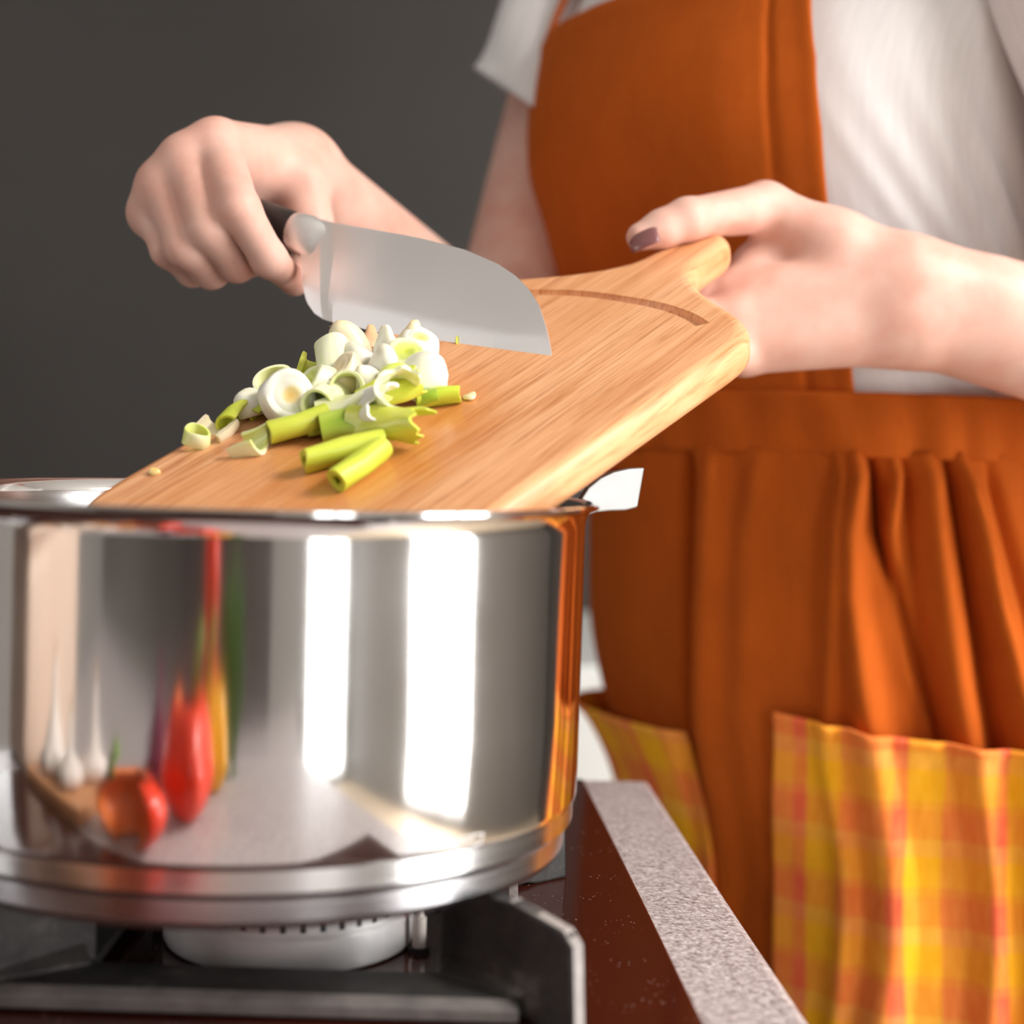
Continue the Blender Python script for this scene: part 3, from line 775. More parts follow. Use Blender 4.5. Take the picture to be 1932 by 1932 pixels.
# --- joints -------------------------------------------------------
# left hand, holding the board handle: (picture column, row, depth, radius)
Lw1, Lw2 = P(1702, 540, .858), P(1700, 606, .862)
Le1, Le2 = P(2440, 700, .90), P(2430, 770, .90)
Lthumb = [(P(1578, 466, .862), .0165), (P(1443, 392, .862), .0128), (BP(1297, 414, .0112), .0100), (BP(1250, 432, .0092), .0088), (BP(1208, 447, .0078), .0066)]
Lmcp = [P(1402, 556, .856), P(1390, 597, .850), P(1390, 634, .851), P(1405, 664, .858)]
Lfing = [
    [(Lmcp[0], .0128), (P(1320, 556, .856), .0100), (P(1262, 540, .868), .0090), (P(1215, 536, .862), .0076)],
    [(Lmcp[1], .0122), (P(1316, 600, .842), .0100), (P(1262, 580, .852), .0090), (P(1215, 570, .845), .0076)],
    [(Lmcp[2], .0116), (P(1320, 640, .832), .0096), (P(1268, 622, .832), .0086), (P(1222, 608, .822), .0072)],
    [(Lmcp[3], .0108), (P(1372, 672, .835), .0092), (P(1325, 664, .822), .0080), (P(1282, 646, .808), .0068)]]
# right hand, closed round the knife handle
Rw1, Rw2 = P(556, 324, .872), P(546, 354, .885)
Re = P(938, 690, 1.09)
Rmcp = [P(408, 276, .806), P(352, 306, .803), P(309, 352, .806), P(288, 402, .815)]
Rfing = [
    [(Rmcp[0], .0122), (P(451, 395, .776), .0102), (P(508, 490, .790), .0088), (P(545, 522, .812), .0074)],
    [(Rmcp[1], .0120), (P(393, 432, .782), .0104), (P(446, 498, .800), .0090), (P(494, 490, .826), .0076)],
    [(Rmcp[2], .0112), (P(348, 466, .788), .0098), (P(398, 512, .808), .0086), (P(446, 492, .832), .0074)],
    [(Rmcp[3], .0100), (P(318, 472, .800), .0086), (P(362, 512, .818), .0076), (P(404, 490, .840), .0066)]]
Rthumb = [(P(562, 322, .862), .0160), (P(572, 352, .850), .0138), (P(584, 425, .840), .0112), (P(580, 492, .834), .0092), (P(556, 530, .822), .0072)]
Lsh = np.array([TC[0], TC[1], 1.43]) + BODY_S * .215; Rsh = np.array([TC[0], TC[1], 1.43]) - BODY_S * .165
Lsh[:2] += -.01 * BODY_F[:2]
Lel = (Le1 + Le2) / 2
NK = np.array([TC[0], TC[1], 1.5]) - BODY_F * .016
Rsh = Rsh + np.array([-.024, 0, 0])
HD = NK + np.array([0, 0, .17]) + BODY_F * .035

def chain(p, ch, k=.004):
    d = None
    for (a, ra), (b, rb) in zip(ch[:-1], ch[1:]):
        c = cone(p, a, b, ra, rb); d = c if d is None else smin(d, c, k)
    return d
def hand(p, w1, w2, mcps, fings, thumb, wr, kf=.007):
    d = smin(cone(p, w1, mcps[0], wr, .0135), cone(p, w1, mcps[1], wr, .0132), .010)
    d = smin(d, cone(p, w2, mcps[2], wr, .0125), .010); d = smin(d, cone(p, w2, mcps[3], wr, .0115), .010)
    for a, b in zip(mcps[:-1], mcps[1:]): d = smin(d, cone(p, a, b, .0110, .0105), .006)
    th = chain(p, thumb, .005)
    d = smin(d, th, .012)
    # the web between thumb and palm
    out = d
    for f in fings:
        out = smin(out, smin(d, chain(p, f), kf), .0014)
    return out
def arm_left(p):
    h = hand(p, Lw1, Lw2, Lmcp, Lfing, Lthumb, .0203)
    web = smin(cone(p, P(1500, 446, .868), P(1425, 500, .870), .0125, .0105), cone(p, P(1425, 500, .870), P(1395, 545, .862), .0105, .0110), .01)
    h = smin(h, web, .008); h = smin(h, cone(p, Lthumb[0][0], Lw1 * .8 + Le1 * .2, .0165, .0215), .016)
    dig = smin(cone(p, P(1398, 474, .838), P(1384, 512, .832), .0098, .0085), cone(p, P(1398, 474, .838), P(1440, 452, .842), .0098, .0050), .008)
    h = -smin(-h, dig, .006)
    fa = smin(cone(p, Lw1, Le1, .0203, .040), cone(p, Lw2, Le2, .0205, .040), .02)
    d = smin(h, fa, .016)
    return smin(d, cone(p, Lel, Lsh, .040, .050), .03)
def arm_right(p):
    h = hand(p, Rw1, Rw2, Rmcp, Rfing, Rthumb, .0200)
    fa = smin(cone(p, Rw1, Re, .0215, .037), cone(p, Rw2, Re, .0215, .038), .02)
    d = smin(h, fa, .014)
    return smin(d, cone(p, Re, Rsh, .039, .050), .03)
def torso_sdf(p, off=-.012):
    q = p.astype(np.float64); a, bf, bb, ln = tor(q[:, 2])
    dx = q[:, 0] - TC[0]; dy = q[:, 1] - TC[1]
    s = dx * BODY_S[0] + dy * BODY_S[1]; f = dx * BODY_F[0] + dy * BODY_F[1] - ln
    b = np.where(f > 0, bf, bb); d = (np.sqrt((s / (a + off)) ** 2 + (f / (b + off)) ** 2) - 1) * np.minimum(a, b)
    d = np.maximum(d * .8, np.maximum(.80 - q[:, 2], q[:, 2] - 1.54)); return d.astype(np.float32)
LEG = [(np.array([*(TC - BODY_F[:2] * .125 + s * BODY_S[:2] * .10), .86]), np.array([*(TC - BODY_F[:2] * .155 + s * BODY_S[:2] * .095), .48]), np.array([*(TC - BODY_F[:2] * .18 + s * BODY_S[:2] * .10), .09])) for s in (-1, 1)]
HR = np.stack([BODY_S, BODY_F, np.array([0, 0, 1.])], 1).astype(np.float32)
def body_coarse(p):
    d = torso_sdf(p)
    d = smin(d, cone(p, NK - [0, 0, .05], HD - [0, 0, .07], .058, .052), .03)
    hd = ellip(p, HD + BODY_F * -.008 + np.array([0, 0, .02]), (.074, .095, .100), HR)
    hd = smin(hd, ellip(p, HD + BODY_F * .022 - np.array([0, 0, .055]), (.052, .068, .062), HR), .03)
    nose = cone(p, HD + BODY_F * .088 + [0, 0, .012], HD + BODY_F * .108 - [0, 0, .028], .007, .012); hd = smin(hd, nose, .014)
    for s in (-1, 1):
        hd = smin(hd, ellip(p, HD + BODY_S * s * .077 - BODY_F * .008 - [0, 0, .008], (.008, .017, .030), HR), .006)
        eye = ellip(p, HD + BODY_F * .092 + BODY_S * s * .032 + [0, 0, .012], (.019, .014, .011), HR); hd = -smin(-hd, eye, .008)
    lips = ellip(p, HD + BODY_F * .086 - [0, 0, .062], (.024, .010, .009), HR); hd = smin(hd, lips, .006)
    d = smin(d, hd, .02)
    for hip, kn, an in LEG:
        lg = smin(cone(p, hip, kn, .080, .052), cone(p, kn, an, .056, .036), .02)
        lg = smin(lg, cone(p, an - [0, 0, .045], an + BODY_F * .13 - [0, 0, .055], .034, .028), .02)
        d = smin(d, lg, .04)
    d = smin(d, smin(arm_left(p), arm_right(p), .002), .03)
    return d
def arms(p): return np.minimum(arm_left(p), arm_right(p))
person = tag(empty('person', (TC[0] + .05, TC[1] + .045, 0)), 'person in white t-shirt and orange apron, tipping board and scraping with knife', 'person')
vv = []; ff = []; nv = 0
def add_part(V, Q):
    global nv
    vv.append(V); ff.append(Q + nv); nv += len(V)
def box_of(pts, pad): pts = np.array(pts); return pts.min(0) - pad, pts.max(0) + pad
lo, hi = box_of([w[0] for f in Lfing + [Lthumb] for w in f] + [Lw1, Lw2], .026)
hiL = hi.copy(); hiL[0] = P(1990, 560, .86)[0]; lo[2] -= .015
LOL, HIL = lo, hiL
V, Q = polygonize(arm_left, lo, hiL, .00125); add_part(V, Q)
lo, hi = box_of([w[0] for f in Rfing + [Rthumb] for w in f] + [Rw1, Rw2], .026)
lo, hi = np.minimum(lo, P(720, 470, .95) - .03), np.maximum(hi, P(720, 470, .95) + .03); LOR, HIR = lo, hi
V, Q = polygonize(arm_right, lo, hi, .00125); add_part(V, Q)
def outside(V, Q, boxes, m):
    c = V[Q].mean(1); keep = np.ones(len(Q), bool)
    for l, h in boxes: keep &= ~((c > l + m) & (c < h - m)).all(1)
    Q = Q[keep]; u, inv = np.unique(Q, return_inverse=True); return V[u], inv.reshape(-1, 4)
V, Q = polygonize(body_coarse, (-.20, .60, 0), (.62, 1.42, 1.80), .0060)
V, Q = outside(V, Q, [(LOL, HIL), (LOR, HIR)], .007); add_part(V, Q)
V = np.concatenate(vv); Q = np.concatenate(ff)
me = bpy.data.meshes.new('body'); me.vertices.add(len(V)); me.vertices.foreach_set('co', V.astype(np.float32).ravel())
me.loops.add(len(Q) * 4); me.loops.foreach_set('vertex_index', Q.astype(np.int32).ravel())
me.polygons.add(len(Q)); me.polygons.foreach_set('loop_start', np.arange(len(Q), dtype=np.int32) * 4)
try: me.polygons.foreach_set('loop_total', np.full(len(Q), 4, np.int32))
except Exception: pass
me.update(calc_edges=True); me.validate()
me.polygons.foreach_set('use_smooth', [True] * len(me.polygons)); me.materials.append(M['skin'])
body = bpy.data.objects.new('body', me); COL.objects.link(body); set_parent(body, person)
sm = body.modifiers.new('smooth', 'SMOOTH'); sm.factor = .5; sm.iterations = 3

def nail(name, tip, back, up, wid, mat, lab=None, lift=.0):
    # a curved plate on the back of the last finger joint
    tip = np.array(tip); back = np.array(back); ax = unit(tip - back); up = unit(up - (up @ ax) * ax); sd = np.cross(ax, up)
    L = np.linalg.norm(tip - back); vs = []
    for i in range(9):
        t = i / 8
        w = wid * (1 - .35 * max(0, (t - .75) / .25) ** 2) * (1 - .25 * max(0, (.2 - t) / .2) ** 2)
        for j in range(9):
            s = (j - 4) / 4
            vs.append(back + ax * (t * L) + sd * (s * w) + up * (lift - .30 * wid * s * s - .0012 * (2 * t - 1) ** 2 - .0014 * t))
    o = obj_from(name, vs, grid_faces(9, 9), mat, person)
    m = o.modifiers.new('solid', 'SOLIDIFY'); m.thickness = .0007; m.offset = 0
    if lab: o['label'] = lab
    return o
tb, tt = BP(1240, 436, .0155), BP(1186, 458, .0105)
nail('thumb_nail', tt, tb, (BLz * .75 + np.array([-.25, -.75, .2])), .0060, M['nail'], 'mauve thumb nail', .0006)
nail('finger_nail', P(540, 522, .8125), P(558, 538, .8135), np.array([.05, -1, -.25]), .0046, M['nail_bare'], 'rosy finger nail', .001)
# head details, above the frame
hm = simple('brown_hair', (.10, .05, .03), .5, 0, .3, 80, .3)
def hair_sdf(p):
    d = ellip(p, HD - BODY_F * .016 + np.array([0, 0, .032]), (.084, .100, .105), HR)
    cutp = ((p - HD.astype(np.float32)) @ BODY_F.astype(np.float32)) - .045 - .35 * np.clip(p[:, 2] - HD[2] - .05, -.02, 1)
    d = np.maximum(d, cutp); d = np.maximum(d, HD[2] - .075 - p[:, 2])
    bun = ellip(p, HD - BODY_F * .11 + np.array([0, 0, .05]), (.045, .04, .045), HR); return smin(d, bun, .02)
V, Q = polygonize(hair_sdf, HD - .19, HD + .19, .006)
obj_from('hair', V, Q, hm, person)
for s in (-1, 1):
    c = HD + BODY_F * .080 + BODY_S * s * .032 + np.array([0, 0, .012])
    bm = bmesh.new(); bmesh.ops.create_uvsphere(bm, u_segments=16, v_segments=10, radius=.0125, matrix=Matrix.Translation(c))
    ey = obj_bm('eye', bm, simple('eye_white', (.8, .78, .75), .2), person, True)
    bm = bmesh.new(); bmesh.ops.create_uvsphere(bm, u_segments=14, v_segments=8, radius=.0062, matrix=Matrix.Translation(c + BODY_F * .0072 - np.array([0, 0, .002])))
    obj_bm('iris', bm, simple('brown_iris', (.05, .02, .01), .1), ey, True)
    tube('eyebrow', [HD + BODY_F * q + BODY_S * s * x_ + np.array([0, 0, z_]) for q, x_, z_ in ((.093, .016, .030), (.091, .032, .036), (.078, .048, .031))], [.0025, .003, .0015], hm, person, 8)
for hip, kn, an in LEG:
    def shoe(p, an=an):
        d = cone(p, an - [0, 0, .038], an + BODY_F * .14 - [0, 0, .050], .043, .036); return np.maximum(smin(d, cone(p, an - [0, 0, .03], an + [0, 0, .0], .046, .044), .02), np.float32(.001) - p[:, 2])
    V, Q = polygonize(shoe, an - [.2, .2, .10], an + [.2, .2, .08], .006); obj_from('shoe', V, Q, simple('dark_shoe', (.05, .04, .04), .5), person)

tube('lips', [HD + BODY_F * q + BODY_S * x_ - np.array([0, 0, .062]) for q, x_ in ((.084, -.022), (.092, -.008), (.0935, 0), (.092, .008), (.084, .022))], [.002, .0052, .0055, .0052, .002], M['nail_bare'], person, 10)
# --- t-shirt ------------------------------------------------------
def sheet(name, fn, us, vs_, mat, parent, close=False, thick=.0022, sub=0):
    U, Vv = np.meshgrid(us, vs_, indexing='ij'); pts, uv = fn(U.ravel(), Vv.ravel())
    o = obj_from(name, pts, grid_faces(len(us), len(vs_), close), mat, parent, True, uv)
    if thick:
        m = o.modifiers.new('cloth', 'SOLIDIFY'); m.thickness = thick; m.offset = 0
    return o
def gauss(x, c, w): return np.exp(-((x - c) / w) ** 2)
def arc(ph, z):
    a, bf, bb, ln = tor(z); return ph * (a + bf) / 2
def vnoise(x, y, seed, sc):
    r = np.random.default_rng(seed); out = 0
    for _ in range(7):
        k = r.normal(size=2) * sc; out = out + np.sin(k[0] * x + k[1] * y + r.uniform(0, 6.28))
    return out / 7
def shirt_fn(ph, z):
    s = arc(ph, z)
    # folds drawn from the bust down and round to the back on her left side
    q = (s - .125) * .88 + (z - 1.25) * .50
    env = gauss(s, .26, .09) * gauss(z, 1.24, .085)
    f = (gauss(q, .03, .006) + 1.15 * gauss(q, .052, .0075) + .95 * gauss(q, .079, .008) + .9 * gauss(q, .104, .009) + .7 * gauss(q, .135, .011)) * .0062 * env
    f = f + vnoise(s, z, 3, 30) * .0014
    hem = np.clip((1.155 - z) / .05, 0, 1)
    f = f + hem * (.010 + .006 * np.sin(s * 46 + 1.0)) * np.where(np.cos(ph) < .75, 1, .2)
    return TP(ph, z, .004 + f), np.stack([s, z], 1)
tshirt = None
zh = np.concatenate([np.linspace(1.095, 1.44, 150), np.linspace(1.445, 1.555, 20)])
def shirt_pts(ph, z):
    # the hem dips between her hip and back
    zz = np.where(z < 1.15, z + (1.15 - z) / .055 * (.024 - .014 * gauss(ph, R_(88), R_(17))), z)
    return shirt_fn(ph, zz)
tshirt = sheet('t_shirt', shirt_pts, np.linspace(-math.pi, math.pi, 321)[:-1], zh, M['white_jersey'], person, True)
VD = unit(P(950, 150, 1.0) - CAMP)
def sleeve(sh, el, t1, r0, r1, cutn):
    ax = unit(el - sh); A = unit(np.cross(ax, [0, 0, 1.])); B = np.cross(ax, A); L = np.linalg.norm(el - sh)
    def fn(u, v):
        t = -.27 + v * (t1 + .27); r = r0 + (r1 - r0) * v + .0035 * np.sin(3 * u + 8 * v) * v + .002 * np.sin(7 * u - 5 * v) * v
        cp_ = .21 / (t1 + .27); r = np.where(v < cp_, r * np.sqrt(np.clip(1 - (1 - v / cp_) ** 2, .0004, 1)), r)
        p = sh + ax * (t * L)[:, None] + (A * np.cos(u)[:, None] + B * np.sin(u)[:, None]) * r[:, None]
        rv = (A * np.cos(u)[:, None] + B * np.sin(u)[:, None]) * r[:, None]; av = float(ax @ VD)
        sh_ = (av * (rv @ VD) / (1 - av * av) * .9 + cutn * rv[:, 0]) * np.clip(v, 0, 1) ** 2
        p = p + ax * sh_[:, None]
        return p, np.stack([u * .06, v * .15], 1)
    return sheet('sleeve', fn, np.linspace(0, 2 * math.pi, 65)[:-1], np.linspace(0, 1, 40), M['white_jersey'], tshirt, True)
sleeve(Rsh, Re, .345, .063, .076, .35); sleeve(Lsh, Lel, .66, .064, .070, .0)

# --- apron ---------------------------------------------------------
ZB0, ZB1 = 1.105, 1.143          # waistband
bibL = R_(-66)
def bib_fn(u, v):
    z = 1.125 + v * (1.388 - 1.125)
    pr = np.interp(z, [1.12, 1.16, 1.24, 1.29, 1.33, 1.38], PHR)
    bl0 = np.radians(np.interp(z, [1.12, 1.22, 1.30, 1.35, 1.39], [-66, -66, -60, -52, -44]))
    ph = bl0 + (pr - bl0) * u; s = arc(ph, z)
    d = vnoise(s, z, 11, 45) * .0022 + vnoise(s * 1.5, z * .5, 12, 60) * .0012
    top = .004 * gauss(v, .985, .012)                                       # turned hem
    edge = .0016 * (gauss(u, .995, .02) + gauss(u, .005, .02)) - .0022 * gauss((1 - u), .085, .008)
    return TP(ph, z, .016 + d + edge + .0015 * gauss(v, .97, .03)), np.stack([s, z], 1)
PHR = [phi_at(c, z, .016) for c, z in ((1622, 1.12), (1606, 1.16), (1566, 1.24), (1551, 1.29), (1540, 1.33), (1530, 1.38))]
apron = tag(empty('apron', (TC[0], TC[1], 1.1)))
set_parent(apron, person)
sheet('bib', bib_fn, np.linspace(0, 1, 170), np.linspace(0, 1, 130), M['orange'], apron, False, .004)
# straps over the shoulders
for c0, c1, px in ((-1, 0, 0), (1, 0, 0)):
    pts = []
    ph0 = R_(-39) if c0 < 0 else (PHR[-1] - .12)
    def strap_fn(u, v, ph0=ph0, c0=c0):
        z = 1.383 + (1.515 - 1.383) * np.sin(np.clip(v * 1.0, 0, 1) * math.pi / 2)
        ph = ph0 + (R_(62) * c0 - ph0) * v * .5
        P0 = TP(ph, z, .018); a = TP(ph + .02, z, .018); t = a - P0; t /= np.linalg.norm(t, axis=1)[:, None]
        return P0 + t * ((u - .5) * .036)[:, None], np.stack([u * .036, v * .2], 1)
    sheet('strap', strap_fn, np.linspace(0, 1, 9), np.linspace(0, 1, 40), M['orange'], apron, False, .004)
def band_fn(ph, v):
    z = ZB0 + (ZB1 - ZB0) * v; s = arc(ph, z)
    d = vnoise(s * 2.2, z * .6, 21, 60) * .0018 + .003 * np.sin(math.pi * v) + .0012 * np.sin(s * 140 + 3 * np.sin(s * 37)) * (1.5 - v)
    return TP(ph, z, .018 + d), np.stack([s, z], 1)
sheet('waistband', band_fn, np.linspace(-math.pi, math.pi, 401)[:-1], np.linspace(0, 1, 14), M['orange'], apron, True, .004)
SKB = .60
def skirt_off(ph, z):
    t = np.clip((ZB0 + .004 - z) / .25, 0, 2); s = arc(ph, .5 * z + .5 * 1.0)
    tt = np.clip(t, 0, 1)
    g = vnoise(ph * 3.0, z * 3., 31, 1.6) * .010 * tt
    def fold(pxs, w0, w1, amp, t0=.0):
        # a fold running through the picture columns pxs at the heights below
        zz = np.array([1.095, 1.06, 1.02, .97, .92, .70]); pxs = list(pxs) + [pxs[-1]]
        c = np.interp(z, zz[::-1], np.array([phi_at(p, q_, .03) for p, q_ in zip(pxs, zz)])[::-1])
        w = w0 + (w1 - w0) * tt; return amp * gauss(ph, c, w) * np.clip((t - t0) / .10 + .25, 0, 1)
    out = g
    for f in FOLDS: out = out + fold(*f)
    # regular gathers elsewhere
    reg = (.5 + .5 * np.sin(ph * 17 + 1.3 * np.sin(ph * 5))) * .012 * np.clip(t / .2 + .1, 0, 1) * np.where((ph > R_(95)) | (ph < R_(-75)), 1, 0)
    return .017 + out + reg + .004 * tt
FOLDS = [
    ((1590, 1573, 1567, 1563, 1563), .020, .034, .011),
    ((1622, 1606, 1608, 1625, 1652), .028, .070, .017),
    ((1653, 1662, 1697, 1738, 1778), .020, .050, -.017),
    ((1702, 1682, 1694, 1725, 1775), .016, .030, .009),
    ((1722, 1724, 1735, 1765, 1800), .020, .035, -.007),
    ((1770, 1778, 1795, 1815, 1840), .040, .060, .010),
    ((1812, 1832, 1850, 1874, 1895), .018, .040, -.014),
    ((1832, 1860, 1885, 1925, 1965), .022, .055, .017),
    ((1900, 1925, 1955, 1985, 2010), .030, .050, -.008),
    ((1330, 1327, 1322, 1320, 1320), .05, .07, .011),
    ((1277, 1276, 1276, 1278, 1282), .022, .030, -.016),
    ((1420, 1400, 1395, 1395, 1395), .05, .09, .006)]
def skirt_fn(ph, v):
    z = ZB0 + .004 + (SKB - ZB0 - .004) * v
    return TP(ph, z, skirt_off(ph, z)), np.stack([arc(ph, z), z], 1)
sheet('skirt', skirt_fn, np.linspace(-math.pi, math.pi, 521)[:-1], np.linspace(0, 1, 130), M['orange'], apron, True, .003)
def pocket(p0, p1, ztop, zbot, gape, sag, phase, lab):
    def fn(u, v):
        zt = ztop - sag * np.sin(np.clip(u * 1.0, 0, 1) * math.pi / 2) ; z = zt + (zbot - zt) * v
        if callable(p0): a0 = p0(z); ph = a0 + p1 * u
        else: ph = p0 + (p1 - p0) * u
        o = skirt_off(ph, z) * .35 + .65 * (.019 + .006)
        o = np.maximum(o, skirt_off(ph, z)) if gape < .012 else o
        o = o + .006 + gape * np.exp(-v / .16) * np.sin(np.clip(u, 0, 1) * math.pi) ** .7 + vnoise(u * .3, z, 41, 55) * .0022
        o = o + .0016 * gauss(v, .012, .015)
        return TP(ph, z, o), np.stack([u * (p1 if callable(p0) else abs(p1 - p0)) * .205 + phase[0], z + phase[1]], 1)
    o = sheet('pocket', fn, np.linspace(0, 1, 110), np.linspace(0, 1, 90), M['plaid'], apron, False, .003); o['label'] = lab; return o
_pz = np.linspace(.70, .96, 12); _pp = np.array([phi_at(1467, q_, .026) for q_ in _pz])
pocket(lambda z: np.interp(z, _pz, _pp), R_(64), .9435, .72, .010, .012, (.0, .0), 'plaid patch pocket at her left')
pocket(R_(-78), phi_at(1290, .91, .03), .902, .72, .016, -.014, (.02, .01), 'plaid patch pocket at her right, gaping')
#@@PART3
# ------------------------------------------------------------------ chopped spring onions
def add_onion(kind, px, py, h, ax, r, L, mat, label, rot=0.0, extra=None):
    """ax is given in board axes (along, across, up); h is the height of the centre over the board."""
    c = BP(px, py, h)
    a = unit(BLx * ax[0] + BLy * ax[1] + BLz * ax[2])
    t = np.array([.3, .2, .9]); x = unit(np.cross(t, a))
    if kind == 'leaf': x = -ray(px, py) + BLz * .5; x = unit(x - (x @ a) * a); rot = 0
    y = np.cross(a, x)
    Mx = Matrix(((x[0], y[0], a[0], c[0]), (x[1], y[1], a[1], c[1]), (x[2], y[2], a[2], c[2]), (0, 0, 0, 1))) @ Matrix.Rotation(rot, 4, 'Z')
    sd = abs(hash((px * 7 + py * 13))) % 1000; rr = np.random.default_rng(sd)
    n = 28; vs = []; fs = []
    ph0, ph1, k1 = rr.uniform(0, 6.28), rr.uniform(0, 6.28), rr.uniform(.05, .12)
    def wob(th): return 1 + k1 * math.cos(2 * th + ph0) + .035 * math.cos(3 * th + ph1)
    flat = 1.0 if not extra else extra.get('flat', 1.0)
    def ring(prof, close=True):
        base = len(vs)
        for i in range(n):
            th = 2 * math.pi * i / n
            for (q, z) in prof:
                w = q * r * wob(th); vs.append((w * math.cos(th), w * math.sin(th) * flat, z * L + .0004 * math.cos(2 * th + ph1) * q))
        m = len(prof)
        for i in range(n):
            j = (i + 1) % n
            for k in range(m - 1): fs.append((base + i * m + k, base + j * m + k, base + j * m + k + 1, base + i * m + k + 1))
    if kind == 'slice':          # solid disc cut across the bulb, its layers showing as steps
        top = [(.0, .46), (.25, .475), (.31, .49), (.60, .50), (.64, .488), (.68, .50), (.90, .48), (.98, .40)]
        ring(top + [(1.03, .1), (1.02, -.2), (.98, -.42), (.90, -.49), (.72, -.49), (.68, -.45), (.5, -.49), (.2, -.46), (0, -.45)])
    elif kind == 'dome':         # end of a bulb: domed top over a cut base
        ring([(0, .52), (.22, .50), (.45, .42), (.66, .28), (.84, .08), (.97, -.18), (1.0, -.34), (.96, -.47), (.88, -.5), (.66, -.5), (.62, -.46), (.5, -.5), (0, -.47)])
    elif kind == 'cone':         # bulb shoulder narrowing to the neck
        ring([(0, .5), (.18, .48), (.28, .40), (.40, .22), (.62, .02), (.86, -.18), (1.0, -.36), (.97, -.48), (.85, -.5), (.64, -.5), (.6, -.45), (0, -.46)])
    elif kind == 'tube':         # hollow piece of green leaf
        w = (extra or {}).get('wall', .72)
        ring([(w, -.49), (.97, -.5), (1.0, -.46), (1.03, 0), (1.0, .46), (.97, .5), (w, .49), (w - .03, .3), (w - .03, -.3), (w, -.49)])
    elif kind == 'half':         # ring cut open, half lying on its side
        base = 0; m = 9; nn = 15
        for i in range(nn):
            th = math.pi * (i / (nn - 1)) * 1.12 - .18
            for q, z in ((.74, -.48), (.95, -.5), (1.0, -.42), (1.02, 0), (1.0, .42), (.95, .5), (.74, .48), (.70, .2), (.70, -.2)):
                w_ = q * r * wob(th); vs.append((w_ * math.cos(th), w_ * math.sin(th) * flat, z * L))
        for i in range(nn - 1):
            for k in range(m):
                k2 = (k + 1) % m; fs.append((i * m + k, (i + 1) * m + k, (i + 1) * m + k2, i * m + k2))
        fs.append(tuple(range(m))[::-1]); fs.append(tuple((nn - 1) * m + k for k in range(m)))
    elif kind == 'leaf':         # curled sheath with a ragged end
        nu, nv_ = 26, 12
        open_ = (extra or {}).get('open', .8)
        for layer in (0, 1):
            for i in range(nu):
                u = i / (nu - 1); th = (u - .5) * 2 * math.pi * open_
                for j in range(nv_):
                    v = j / (nv_ - 1); rag = 1 + (.07 * math.sin(3 * th + ph0) + .05 * math.sin(9 * th + ph1)) * v * v
                    q = r * (1 - .13 * layer) * (1 + .25 * v * math.cos(2 * th + ph0) + .10 * math.sin(4 * th + 3 * v + ph1))
                    vs.append((q * math.cos(th), q * math.sin(th) * flat, L * (v * rag - .5)))
        o2 = nu * nv_
        for f in grid_faces(nu, nv_): fs.append(f); fs.append(tuple(i + o2 for i in f)[::-1])
        rg = [i * nv_ for i in range(nu)] + [(nu - 1) * nv_ + k for k in range(1, nv_)] + [i * nv_ + nv_ - 1 for i in range(nu - 2, -1, -1)] + [k for k in range(nv_ - 2, 0, -1)]
        for a_, b_ in zip(rg, rg[1:] + rg[:1]): fs.append((a_, b_, b_ + o2, a_ + o2))
    elif kind == 'crumb':
        ring([(0, .5), (.5, .42), (.9, .2), (1, -.1), (.8, -.42), (.4, -.5), (0, -.5)])
    name = {'slice': 'onion_slice', 'dome': 'onion_bulb_end', 'cone': 'onion_bulb_piece', 'tube': 'onion_leaf_tube', 'half': 'onion_half_ring', 'leaf': 'onion_leaf_piece', 'crumb': 'onion_crumb'}[kind]
    if kind in ('dome', 'cone') and mat == 'on_white': mat = 'on_bulb'
    vs = [(x_ + .0005 * math.sin(330 * y_ + 260 * z_ + ph0), y_ + .0005 * math.sin(300 * x_ + 350 * z_ + ph1), z_ + .0006 * math.sin(250 * x_ + 220 * y_ + ph0)) for x_, y_, z_ in vs]
    o = obj_from(name, vs, fs, M[mat])
    bm = bmesh.new(); bm.from_mesh(o.data); bmesh.ops.remove_doubles(bm, verts=bm.verts, dist=1e-6); bmesh.ops.recalc_face_normals(bm, faces=bm.faces); bm.to_mesh(o.data); bm.free()
    shade_auto(o, 50)
    o.matrix_world = Mx
    return tag(o, label, 'spring onion', 'chopped spring onion pieces on the board')
